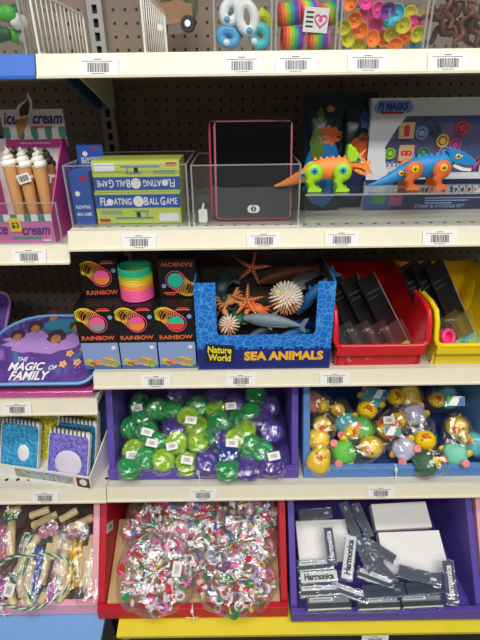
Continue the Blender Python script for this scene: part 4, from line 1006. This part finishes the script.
Z4 = DK['four']+.0006
dump_bin('purple open bin of green and purple yo-yos', -.3010, .1275, .776, Z4, 1.16, .027, .85, .715, 'purple_bin')
dump_bin('blue open bin of bagged ducks', .1385, .568, .776, Z4, 1.16, .027, .85, .715, 'blue_bin', backcol='blue_bin_shade')  # back and base: bin blue darkened, the inner shade put into the colour
ZB = DK['base']+.0006
dump_bin('red open bin of trinket bags on the bottom shelf', -.336, .1015, .652, ZB, 1.12, .034, .81, .455, 'red_bin')
dump_bin('purple open bin of harmonicas on the bottom shelf', .1075, .546, .640, ZB, 1.12, .030, .81, .445, 'purple_bin2')
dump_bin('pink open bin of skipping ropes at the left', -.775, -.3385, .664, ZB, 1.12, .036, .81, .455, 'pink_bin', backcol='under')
dump_bin('pink open bin at the right picture edge', .553, .72, .652, ZB, 1.12, .034, .81, .455, 'pink_bin')
def cable_tie(lab, p):
    g = G('tie'); g.tube([(0, .012, -.002), (0, .004, .004), (.0005, -.004, .003), (.001, -.006, -.008), (.003, -.007, -.022), (.001, -.008, -.034)], .0013, 8); g.box(-.003, .003, -.008, -.003, -.006, .001); g.tube([(-.016, -.005, -.024), (0, -.008, -.022), (.012, -.004, -.025)], .0009, 6)
    tag(obj('cable_tie', g, X=T(*p)), lab, 'tie', 'white cable ties on the bin fronts')
cable_tie('white cable tie on the purple yo-yo bin front lip', (at(198, 466, .776).x, .776, Z4+.0285))
cable_tie('white cable tie on the blue duck bin front lip', (at(396, 464, .776).x, .776, Z4+.0285))
cable_tie('white cable tie on the red bin front lip', (at(192, 606, .652).x, .652, ZB+.0355))
cable_tie('white cable tie on the pink bin front lip', (at(5, 612, .664).x, .664, ZB+.0375))

# ------------------------------------------------------------------ yo-yos
HY = (.80, .545, .42)
def yoyo_mesh(col):
    g = G(col); r = .0262
    for s in (-1, 1):
        g.lathe([(.004, .0015), (r*.72, .0018), (r*.97, .0045), (r, .008), (r*.97, .0115), (r*.80, .0145), (r*.55, .0158), (r*.50, .0148), (r*.30, .0150), (r*.26, .0162)], 26, RX(0) if s > 0 else RX(PI))
    me = g.mesh('yo_yo_half_pair'); me.shade_smooth(); me.set_sharp_from_angle(angle=.8); return me
ym = {}
def halves(col):
    if col not in ym:
        out = []
        for s in (0, 1):
            g = G(col); r = .0262
            g.lathe([(.004, .0012), (r*.72, .0016), (r*.97, .0040), (r*.93, .0058), (r, .0074), (r*.95, .0092), (r*.98, .0108), (r*.84, .0140), (r*.70, .0150), (r*.60, .0128), (r*.42, .0128), (r*.36, .0158), (r*.15, .0168)], 26, RX(PI*s))
            for k in range(14): g.ball((r*.77*math.cos(k*2*PI/14), r*.80*math.sin(k*2*PI/14), .0142), (.003, .003, .0012), RX(PI*s), 8, 5)
            me = g.mesh('half'); me.shade_smooth(); me.set_sharp_from_angle(angle=.8); out.append(me)
        a = G('white'); a.lathe([(.0035, -.002), (.0035, .002)], 10); a.lathe([(.010, -.0010), (.0105, 0), (.010, .0010)], 16); out.append(a.mesh('string'))
        ym[col] = out
    return ym[col]
bagme = []
for sd in range(5):
    g = bagG(.033, .033, .0215, sd+20, 'film', .17, 15, 9, .72); me = g.mesh('bag'); bagme.append(me)
lt = G('paper'); lt.prism(rrect(.026, .017, .0015), 0, .0005); lt.box(-.008, .008, -.004, .003, .0005, .0007, mat='white')
x = -.0075
random.seed(2)
while x < .0075:
    w_ = random.choice((.0005, .001)); lt.box(x, x+w_, -.004, .004, .0005, .0008, mat='ink'); x += w_+.0009
tag_me = lt.mesh('price_tag')
yo = [(131, 428, 'green', 'side', None), (158, 409, 'green', 'face', None), (156, 444, 'green', 'face', (-4, -1)), (177, 443, 'lime', 'face', (-5, 3)), (175, 428, 'purple', 'flat', None), (197, 427, 'lime', 'flat', (-6, -7)), (199, 441, 'lime', 'flat', None), (163, 461, 'lime', 'tilt', None), (187, 464, 'lime', 'flat', (0, -4)), (134, 451, 'lime', 'tilt', (-2, 4)), (130, 467, 'green', 'flat', None), (197, 407, 'green', 'face', None), (178, 396, 'purple', 'tilt', None), (219, 422, 'green', 'tilt', None), (245, 430, 'lime', 'flat', None), (251, 447, 'green', 'face', None), (272, 432, 'purple', 'face', None), (228, 454, 'blue', 'flat', (4, -11)), (247, 468, 'purple', 'flat', None), (272, 464, 'purple', 'tilt', (2, -8)), (228, 469, 'green', 'flat', None), (206, 463, 'purple', 'tilt', None), (220, 440, 'purple', 'side', None), (250, 413, 'green', 'flat', None), (234, 406, 'purple', 'face', (-3, 0)), (268, 407, 'purple', 'tilt', None), (216, 397, 'purple', 'flat', None), (147, 432, 'green', 'tilt', (0, 0)), (140, 404, 'green', 'side', (-3, 4)), (256, 396, 'green', 'tilt', None), (142, 417, 'green', 'flat', None), (188, 418, 'lime', 'tilt', None), (212, 436, 'green', 'flat', None), (236, 440, 'lime', 'tilt', None), (262, 420, 'purple', 'flat', None), (146, 459, 'green', 'tilt', None), (262, 452, 'green', 'tilt', None), (216, 410, 'lime', 'flat', None), (172, 408, 'green', 'flat', None), (238, 420, 'green', 'side', None)]
yg = {}
random.seed(9)
for i, (u, v, c, ori, tg) in enumerate(yo):
    p = on(u, v, HY, random.uniform(.0, .012)); view = (Vector((0, 0, CAM_H))-p).normalized()
    n = dict(face=view+Vector((random.uniform(-.25, .25), 0, random.uniform(-.2, .2))), flat=Vector((random.uniform(-.2, .2), -.15, 1)), side=Vector((1, -.45, .15)), tilt=Vector((random.uniform(-.5, .5), -.5, .9)))[ori]
    X = frame(p, Vector((math.cos(i), .3, math.sin(i))), n)
    t = thing('yoyo', '', 'yo-yo', X, 'bagged yo-yos in the purple bin')
    hv = halves('t_yo_'+c)
    obj('half', hv[0], t); obj('half', hv[1], t); obj('string', hv[2], t)
    obj('bag', bagme[i % 5], t, RZ(i*1.3))
    if tg:
        k = obj('price_tag', tag_me, t); q = at(u+tg[0], v+tg[1], p.y-.030); q = p+(q-p)
        q = Vector((q.x, q.y, q.z)); k.matrix_local = X.inverted() @ frame(q, Vector((1, 0, random.uniform(-.5, .6))), view+Vector((0, 0, .3)))
    yg.setdefault((c, v > 426), []).append((u, t))
for (c, fr_), l in yg.items():
    cc = {'lime': 'lime', 'green': 'dark green', 'purple': 'purple', 'blue': 'blue'}[c]; wh = 'front' if fr_ else 'back'
    rank(l, f'the only {cc} bagged yo-yo at the {wh} of the purple bin', '{} of the {} '+cc+' yo-yos at the purple bin '+wh)

# ------------------------------------------------------------------ ducks
HD = (.80, .545, .42)
def duck(lab, head, body, col, r, seed, card=None, feet=True, beak_up=0, y_off=0):
    r *= 1.13; ph = on(head[0], head[1], HD, .010); pb_ = on(body[0], body[1], HD, .004)
    view = (Vector((0, 0, CAM_H))-ph).normalized()
    c = (ph+pb_)/2
    t = thing('toy_duck', lab, 'duck', T(*c), 'bagged toy ducks in the blue bin')
    lh, lb = ph-c, pb_-c
    h = G('duck'); h.ball(lh, (r, r*.95, r*.95), nu=20, nv=14); ax = (lh-lb).normalized() if (lh-lb).length > .005 else Vector((0, 0, 1))
    h.tube([lh+ax*r*.85, lh+ax*r*1.15+Vector((.003, 0, .002)), lh+ax*r*1.25+Vector((.007, 0, .003))], [.003, .0022, .0006], 8)
    ho = obj('head', h, t)
    side = view.cross(ax); side = side.normalized() if side.length > .1 else Vector((1, 0, 0))
    fwd = (view-ax*.35+side*random.uniform(-.3, .3)).normalized()
    b = G('beak'); m = frame(lh+fwd*r*.92, side, fwd); b.ball((0, .001, .002), (r*.36, r*.16, r*.26), m, 14, 8); b.ball((0, -.0035, .001), (r*.28, r*.13, r*.2), m, 14, 8); obj('beak', b, ho)
    for s in (-1, 1):
        e = G('ink'); q = (fwd+side*s*.45+ax*.28).normalized(); e.ball(lh+q*r*.97, r*.09, None, 10, 6); obj('eye', e, ho)
    bd = G(col); sz = .0275; m = frame(lb, side, view)
    bd.ball((0, 0, 0), (sz*1.0, sz*.92, sz*.72), m, 20, 14, fn=lambda d: 1/(max(abs(d.x), abs(d.y), abs(d.z))**.35)); bo = obj('body', bd, t)
    if feet:
        for s in (-1, 1):
            f = G('duck_pink'); f.lathe([(.0085, 0), (.0095, .002), (.008, .0045), (.004, .0052)], 16, frame(lb+side*s*sz*.8-ax*sz*.62+view*sz*.45, side, view+side*s*.4)); obj('foot', f, t)
        for s in (-1, 1):
            f = G('duck'); f.ball(lb+side*s*sz*1.0+ax*sz*.25, (.009, .006, .010), None, 12, 8); obj('wing', f, t)
    span = (lh-lb).length/2+.030
    bg = bagG(.034, span, .030, seed, 'film', .17, 18, 11, .78); obj('bag', bg, t, frame(Vector((0, 0, 0)), side, view), smooth=False)
    if card:
        k = G(card[2]); k.box(-.017, .017, -.010, .010, 0, .0006); k.prism([(-.017, -.010), (.0, -.010), (.012, .010), (-.004, .010)], .0006, .0009, mat='paper'); k.box(.006, .016, -.008, .008, .0006, .0009, mat=card[3]); o = obj('header_card', k, t)
        q = at(card[0], card[1], c.y-.032); o.matrix_local = T(*(-c)) @ frame(q, Vector((1, 0, -.15)), view+Vector((0, 0, .2)))
    return t
random.seed(21)
duck('duck with a wide orange beak at the bin upper left', (322, 425), (318, 440), 'duck', .0200, 1, feet=False)
duck('teal bodied duck, second from left at the bin back', (338, 410), (346, 424), 'duck_teal', .0150, 2)
duck('yellow headed duck at the bin back centre left', (367, 410), (372, 398), 'duck_teal', .0215, 3, card=(380, 394, 'foil_blue', 'game_blue'))
duck('yellow headed duck in the bin front left corner', (321, 455), (318, 462), 'duck', .0200, 4, feet=False)
duck('lime green bodied duck lying along the bin front', (371, 447), (344, 452), 'duck_green', .0235, 5)
duck('pale lilac bodied duck at the front centre with pink feet', (386, 430), (404, 449), 'duck_lilac', .0170, 6, card=(393, 431, 'foil_blue', 'head_green'))
duck('upside down yellow headed duck with a greyish body', (425, 440), (414, 415), 'duck_lilac', .0215, 7)
duck('mint bodied duck at the right with yellow head', (457, 427), (455, 454), 'duck_mint', .0235, 8, card=(456, 401, 'head_green', 'game_blue'))
duck('dark green bodied duck low at the front right', (434, 462), (424, 464), 'duck_forest', .0130, 9, feet=False)
duck('yellow duck deep at the bin back centre', (396, 397), (410, 396), 'duck', .0200, 10, feet=False)
duck('yellow duck deep at the bin back left', (322, 405), (312, 402), 'duck_pink', .0170, 12, feet=False)
duck('yellow duck deep at the bin back right', (437, 400), (448, 398), 'duck_teal', .0180, 13, feet=False)
duck('green bodied duck in the bin centre behind the front row', (352, 432), (362, 428), 'duck_green', .0170, 14, feet=False)
duck('orange tinted duck at the bin centre behind the lilac one', (398, 420), (388, 428), 'beak', .0170, 15, feet=False)
duck('teal duck behind the mint one at the right wall', (468, 440), (474, 444), 'duck_teal', .0150, 16, feet=False)
o = obj('price_tag', tag_me, X=frame(at(389, 420, .855), Vector((1, 0, .1)), Vector((0, -.8, .6)))); tag(o, 'white price tag between the ducks at the bin centre', 'tag')

# ================================================================== bottom shelf: skipping ropes
HR = (.70, .255, .55)
def handle_mesh(L):
    g = G('handle'); g.lathe([(.0078, 0), (.0096, .002), (.0100, .008), (.0086, L*.25), (.0096, L*.6), (.0100, L-.006), (.0088, L-.001), (.003, L)], 16)
    g.lathe([(.003, L), (.0028, L+.0006)], 10, mat='ink'); return g
def skipping_rope(lab, handles, coil, cols, seed, bag=True):
    c0 = on(*coil[0], HR)
    t = thing('skipping_rope', lab, 'rope', T(*c0), 'wooden handled skipping ropes')
    for (a, b) in handles:
        pa, pb_ = on(*a, HR, .010), on(*b, HR, .010); L = (pb_-pa).length
        m = frame(pa-c0, Vector((1, .2, 0)), pb_-pa); obj('handle', handle_mesh(L), t, m)
    pa, pb_ = on(*coil[1], HR, .004)-c0, on(*coil[2], HR, .004)-c0
    dr = (pb_-pa); wd = coil[3]
    L = dr.length; dr.normalize(); view = Vector((0, -.75, .66)); sd = dr.cross(view).normalized(); nn = sd.cross(dr)
    nl = 4; paths = []
    for k in range(nl):                                  # a hank: hairpin loops lying side by side
        off = (k/(nl-1)-.5)*wd*.72; pts = []
        for i in range(30):
            a = 2*PI*i/30; e_ = math.copysign(abs(math.cos(a))**.45, math.cos(a))
            tw = .12*wd*math.sin(e_*4+k)
            pts.append(pa+dr*(L/2+L*(.5-.02*(k % 2))*e_)+sd*(off+tw+wd*.13*math.sin(a))+nn*(.0045*math.sin(a)+.002*(k % 3)))
        paths.append(pts)
    def strand(ph, mat):
        g = G(mat)
        for pts in paths: g.tube([p+sd*.0018*math.cos(i*1.05+ph)+nn*.0018*math.sin(i*1.05+ph) for i, p in enumerate(pts)], .0030, 6, closed=True)
        return g
    for k, cc in enumerate(cols): obj('rope', strand(k*PI, cc), t)
    m_ = pa+dr*L*.55; bind = G(cols[0])
    for k in range(2): bind.tube([m_+dr*.005*(k-.5)+sd*wd*.47*math.cos(a)+nn*(.001+.0085*math.sin(a)) for a in [2*PI*j/16 for j in range(16)]], .0020, 6, closed=True)
    obj('binding', bind, t)
    if bag:
        bg = bagG(.034, L*.62+.01, .020, seed, 'film', .13, 18, 12, .72); obj('bag', bg, t, frame(pa+dr*L*.5+nn*.002, sd, nn), smooth=False)
    return t
skipping_rope('yellow skipping rope with its two wooden handles upright', [((65, 590), (65, 543)), ((83, 587), (86, 546))], [(75, 565), (74, 588), (74, 541), .040], ['rope_yellow', 'rope_yellow'], 31)
skipping_rope('blue skipping rope with a wooden handle on its right', [((42, 585), (51, 543)), ((27, 590), (33, 560))], [(40, 570), (33, 596), (42, 548), .030], ['rope_blue', 'rope_blue'], 32)
skipping_rope('green and white skipping rope with a slanted handle', [((16, 573), (39, 535)), ((22, 598), (26, 575))], [(26, 560), (22, 585), (30, 535), .024], ['rope_green', 'rope_white'], 33)
skipping_rope('mauve skipping rope with an upright handle at the left', [((11, 556), (12, 521)), ((-8, 560), (-5, 530))], [(3, 545), (2, 560), (4, 525), .026], ['rope_mauve', 'rope_pink'], 34)
skipping_rope('magenta skipping rope low in the bin under the handles', [((58, 601), (68, 588)), ((40, 604), (46, 592))], [(52, 597), (48, 602), (56, 580), .020], ['rope_magenta', 'rope_magenta'], 35)
skipping_rope('pink skipping rope lying across at the bin back left', [((32, 526), (58, 514)), ((30, 516), (50, 509))], [(45, 525), (40, 534), (58, 526), .020], ['rope_mauve', 'rope_pink'], 36)
skipping_rope('mauve skipping rope lying across at the bin back right', [((68, 528), (94, 517)), ((60, 520), (78, 510))], [(75, 530), (62, 538), (88, 528), .020], ['rope_mauve', 'rope_white'], 37)
skipping_rope('purple skipping rope at the lower left picture edge', [((-5, 600), (-2, 575))], [(2, 590), (1, 600), (3, 578), .018], ['rope_magenta', 'rope_blue'], 38)
skipping_rope('dark green skipping rope at the bin back left corner', [((8, 512), (22, 508))], [(12, 515), (5, 520), (20, 512), .02], ['rope_green', 'leaf2'], 39)
skipping_rope('tan skipping rope lying between the blue and yellow ones', [((58, 575), (70, 540)), ((52, 560), (58, 535))], [(60, 560), (56, 590), (62, 535), .022], ['rope_mauve', 'rope_white'], 40)
skipping_rope('pale skipping rope beneath the green and blue ones', [((30, 606), (20, 580)), ((14, 606), (8, 582))], [(22, 595), (34, 604), (12, 575), .022], ['rope_white', 'rope_green'], 41)
skipping_rope('pale skipping rope against the pink bin right wall', [((92, 590), (94, 560)), ((88, 560), (94, 535))], [(90, 575), (88, 598), (92, 545), .020], ['rope_white', 'rope_mauve'], 42)
# the loose cord looping over the others
cp = [(-6, 572), (6, 560), (20, 556), (40, 554), (58, 556), (70, 562), (75, 572), (70, 585), (58, 597), (42, 606), (28, 609), (12, 607), (-2, 602), (-8, 597)]
cps = [on(u, v, HR, .030) for u, v in cp]
def catmull(P, n=8):
    out = []
    for i in range(len(P)-1):
        p0, p1, p2, p3 = P[max(0, i-1)], P[i], P[i+1], P[min(len(P)-1, i+2)]
        for k in range(n):
            t_ = k/n; out.append(.5*((2*p1)+(p2-p0)*t_+(2*p0-5*p1+4*p2-p3)*t_*t_+(3*p1-p0-3*p2+p3)*t_**3))
    out.append(P[-1]); return out
cv = catmull(cps, 12)
t = thing('loose_cord', 'loose green and white cord looping over the skipping ropes', 'cord', T(*cps[6]))
for k, c in enumerate(('rope_green', 'rope_white')):
    g = G(c); g.tube([p-cps[6]+Vector((0, math.cos(i*.8+k*PI)*.0012, math.sin(i*.8+k*PI)*.0014)) for i, p in enumerate(cv)], .0021 if k == 0 else .0018, 6); obj('strand', g, t)
o = obj('price_tag', tag_me, X=frame(on(9, 590, HR, .034), Vector((.25, .3, 1)), Vector((0, -.8, .6))) @ SC(1.15, 1.4, 1)); tag(o, 'white barcode tag on the green cord in the pink bin', 'tag')

# ================================================================== red bin: trinket bags
o = G('card'); o.box(-.202, .202, 0, .19, 0, .002); cardo = obj('cardboard_sheet', o, X=T(-.117, .672, ZB+.0335-.012) @ RX(.42)); tag(cardo, 'tan cardboard sheet lying sloped in the red bin', 'sheet')
HT = (.71, .255, .55)
TR = ['tr_red', 'tr_red', 'tr_green', 'tr_green', 'tr_blue', 'tr_pink', 'tr_pink', 'tr_pink', 'tr_yellow', 'tr_white', 'tr_white', 'tr_white', 'tr_white', 'tr_white', 'tr_lilac', 'tr_mauve', 'tr_mauve', 'tr_rose', 'tr_rose']
def trinket_bag(lab, u, v, ru, rv, dep, seed, tagpx=None, lift=.02):
    p = on(u, v, HT, lift); Zd = (p-Vector((0, 0, CAM_H))).length; k = Zd/500
    view = (Vector((0, 0, CAM_H))-p).normalized(); X = frame(p, Vector((1, 0, 0)), view)
    t = thing('trinket_bag', lab, 'bag', X, 'crinkled bags of mixed trinkets')
    rx, ry = ru*k, rv*k
    rnd = random.Random(seed); g = G('tr_white')
    for i in range(110):
        a = rnd.uniform(0, 2*PI); q = math.sqrt(rnd.random())*.88
        cx, cy = rx*q*math.cos(a), ry*q*math.sin(a); cz = dep*math.sqrt(max(0, 1-q*q))*rnd.uniform(.5, .9)
        m = T(cx, cy, cz) @ Matrix.Rotation(rnd.uniform(0, 6), 4, Vector((rnd.uniform(-1, 1), rnd.uniform(-1, 1), rnd.uniform(-1, 1))).normalized())
        c = rnd.choice(TR); kind = rnd.randrange(4); s = rnd.uniform(.8, 1.5)
        if kind == 0: g.tube([(.008*s*math.cos(b), .008*s*math.sin(b), 0) for b in [2*PI*j/12 for j in range(12)]], .0024*s, 6, m, closed=True, mat=c)
        elif kind == 1: g.ball((0, 0, 0), (.008*s, .006*s, .0045*s), m, 10, 6, mat=c)
        elif kind == 2: g.tube([(-.011*s, 0, 0), (0, .003*s, 0), (.011*s, 0, 0)], .0026*s, 6, m, mat=c)
        else: g.prism([((.0095 if j % 2 else .004)*s*math.cos(j*PI/5), (.0095 if j % 2 else .004)*s*math.sin(j*PI/5)) for j in range(10)], -.002, .002, m, mat=c)
    obj('mixed_trinkets', g, t, kind='stuff')
    b = bagG(rx, ry, dep, seed+50, 'film_heavy', .17, 34, 20, .82); obj('bag', b, t, smooth=False)
    if tagpx:
        o = obj('price_tag', tag_me, t); q = at(tagpx[0], tagpx[1], p.y-dep*.9); o.matrix_local = X.inverted() @ frame(q, Vector((.2, .2, 1)), view) @ SC(1.2, 1.2, 1)
trinket_bag('crinkled trinket bag at the red bin front left, with price tag', 157, 572, 38, 36, .036, 1, (177, 569), .03)
trinket_bag('crinkled trinket bag at the red bin front right', 236, 580, 38, 30, .034, 2, None, .03)
trinket_bag('crinkled trinket bag right of centre with yellow bits', 236, 542, 42, 30, .034, 3, None, .02)
trinket_bag('crinkled trinket bag in the middle of the red bin', 190, 545, 38, 30, .034, 4, None, .012)
trinket_bag('crinkled trinket bag at the back left of the red bin', 158, 527, 34, 26, .034, 5, None, .012)
trinket_bag('crinkled trinket bag at the back centre of the red bin', 200, 516, 36, 22, .034, 6, None, .010)
trinket_bag('crinkled trinket bag at the back right of the red bin', 252, 516, 30, 22, .034, 7, None, .010)
o = obj('price_tag', tag_me, X=T(-.3207, at(113, 550, .78).y, .36) @ RY(PI/2) @ RZ(.9) @ SC(2.0, 1.3, 1)); tag(o, 'white paper tag stuck inside the red bin left wall', 'tag')

# ================================================================== harmonicas
HH = (.69, .262, .55)
HN = Vector((0, -HH[2], 1)).normalized()
def white_lid(lab, quad, th=.028):
    ps = [on(u, v, (HH[0], HH[1]-.014, HH[2])) for u, v in quad]; c = sum(ps, Vector())/4
    ex = ((ps[1]-ps[0])+(ps[2]-ps[3])); ey = ((ps[0]-ps[3])+(ps[1]-ps[2])); w = ex.length/2; h = ey.length/2
    g = G('white'); g.box(-w/2, w/2, -h/2, h/2, -th, 0); t = thing('white_box', lab, 'box', frame(c, ex, HN), 'plain white cartons')
    obj('carton', g, t, bevel=.001)
    g = G('paper'); g.box(-w/2+.0005, w/2-.0005, -h/2-.0004, -h/2, -th, -.002); g.box(-.0004, .0004, -h/2-.0008, -h/2, -th, -.001, mat='steel'); obj('end_flap', g, t)
white_lid('plain white box at the right, lower of two', [(378, 533), (434, 530), (455, 572), (386, 574)])
white_lid('plain white box at the right, upper of two at the back', [(369, 505), (423, 501), (435, 527), (378, 529)])
white_lid('plain white box at the left of the harmonica bin', [(296, 521), (346, 519), (352, 561), (299, 563)])
hm = {}
def harm_parts(dark, lab):
    key = (dark, lab)
    if key in hm: return hm[key]
    L, W, H = .100, .031, .022
    c = G('case'); c.prism(rrect(L, W, .003), 0, H*.45); c.prism(rrect(L-.004, W-.004, .003), H*.45, H)
    cm = c.mesh('case')
    b = G('harm_silver'); b.box(-L*.44, L*.44, -.011, .011, .009, .0135); b.box(-L*.44, L*.44, -.0105, .0105, .005, .0088, mat='harm_blue' if dark else 'harm_dark'); b.box(-L*.44, L*.44, -.011, .011, .002, .0048, mat='harm_silver')
    for i in range(10): b.box(-L*.40+i*L*.083, -L*.40+i*L*.083+.005, -.0112, -.0104, .0055, .0083, mat='ink')
    bm_ = b.mesh('harmonica')
    p = G('harm_navy' if dark else 'paper')
    if lab: p.box(-L*.46, L*.46, -.012, .012, .0140, .0148); p.text('Harmonica', .019, T(0, 0, .0151), 'paper' if dark else 'ink', w=L*.74, bold=.05)
    elif dark: p.box(-L*.46, L*.46, -.0125, .0125, .0140, .0146); p.box(-L*.42, L*.42, -.0040, .0040, .0146, .0149, mat='harm_dark'); p.box(L*.25, L*.38, -.003, .003, .0149, .0151, mat='harm_silver')
    else: p.box(-L*.40, L*.10, .004, .0115, .0140, .0146); p.box(-L*.38, L*.05, .006, .009, .0146, .0148, mat='steel'); p.box(-L*.46, L*.46, -.0118, -.0095, .0136, .0142, mat='paper'); p.box(-L*.46, L*.46, -.0085, .001, .0136, .0140, mat='harm_dark')
    pm = p.mesh('insert_card'); hm[key] = (cm, bm_, pm); return hm[key]
def harmonica(lab, a, b, dark, word, lift=.0, tip=None):
    pa, pb_ = on(*a, HH, lift), on(*b, HH, lift); c = (pa+pb_)/2
    view = (Vector((0, 0, CAM_H))-c).normalized()
    n = HN*.6+view*.6 if tip is None else Vector(tip)
    X = frame(c, pb_-pa, n)
    t = thing('boxed_harmonica', lab, 'harmonica', X, 'harmonicas in clear cases')
    cm, bm_, pm = harm_parts(dark, word); s = max(.7, min(1.05, (pb_-pa).length/.100)) 
    if s < .95: s = max(s, .85)
    S = SC(s, s, s)
    obj('case', cm, t, S); obj('harmonica', bm_, t, S); obj('insert_card', pm, t, S)
UP = (0, -.35, 1)
harmonica('dark harmonica case lying flat at the back left', (298, 516), (332, 513), True, False, .0)
harmonica('dark harmonica case leaning over the left white box', (333, 566), (327, 527), True, True, .022)
harmonica('white harmonica case upright, lettered Harmonica, left of centre', (346, 581), (351, 535), False, True, .030)
harmonica('blue harmonica case slanting right of the upright white one', (372, 573), (356, 537), True, False, .014)
harmonica('dark harmonica case slanting at the back, left of two', (354, 531), (345, 509), True, False, .0)
harmonica('dark harmonica case slanting at the back, right of two', (368, 534), (356, 508), True, False, .004)
harmonica('harmonica case end peeking out by the upper white box', (387, 556), (370, 545), True, False, .0)
harmonica('harmonica case end below the peeking one, centre', (386, 574), (376, 563), True, False, .006)
harmonica('pale harmonica case half hidden under the left white box', (297, 567), (334, 564), False, False, .0)
harmonica('harmonica case lettered Harmonica lying at the left', (299, 578), (338, 576), False, True, .006)
harmonica('harmonica case lying below the lettered left one', (299, 592), (339, 590), False, False, .006)
harmonica('harmonica case lying at the front left corner', (305, 606), (351, 604), False, False, .008, UP)
harmonica('pale harmonica case slanting across the centre', (358, 572), (392, 585), False, False, .010)
harmonica('harmonica case end showing a white sticker near the centre', (342, 590), (358, 596), False, False, .010)
harmonica('blue harmonica case lying in the front centre', (361, 594), (404, 591), True, False, .016, UP)
harmonica('blue harmonica case lying right of the front centre', (404, 591), (443, 588), True, False, .014, UP)
harmonica('harmonica case at the very front centre', (355, 606), (399, 604), False, False, .006, UP)
harmonica('harmonica case at the very front, right of centre', (399, 604), (442, 602), False, False, .002, UP)
harmonica('blue harmonica case slanting before the lower white box', (397, 570), (440, 582), True, False, .022)
harmonica('upright harmonica case lettered Harmonica against the right wall', (452, 606), (446, 560), True, True, .022)

# ================================================================== light
def lamp(loc, rot, sx, sy, e, col=(1, .97, .92)):
    l = bpy.data.lights.new('overhead_light', 'AREA'); l.shape = 'RECTANGLE'; l.size = sx; l.size_y = sy; l.energy = e; l.color = col
    o = bpy.data.objects.new('overhead_light', l); COL.objects.link(o); o.location = loc; o.rotation_euler = rot
lamp((.0, -.20, 2.9), (math.radians(18), 0, 0), 3.0, .25, 31)
lamp((.2, -1.25, 2.9), (math.radians(38), 0, 0), 3.0, .25, 56)
lamp((-.3, -2.5, 2.9), (math.radians(52), 0, 0), 3.0, .25, 30)  # unseen third row, added for film highlights and frontal light on lower shelves
wd = bpy.data.worlds.new('world'); scene.world = wd; wd.use_nodes = True
bgn = wd.node_tree.nodes['Background']; bgn.inputs[0].default_value = (.95, .97, 1, 1); bgn.inputs[1].default_value = .07
vs = scene.view_settings; vs.view_transform = 'Standard'; vs.look = 'None'; vs.gamma = 1; vs.exposure = -0.12; vs.use_curve_mapping = False
scene.cycles.transparent_max_bounces = 40; scene.cycles.max_bounces = 8
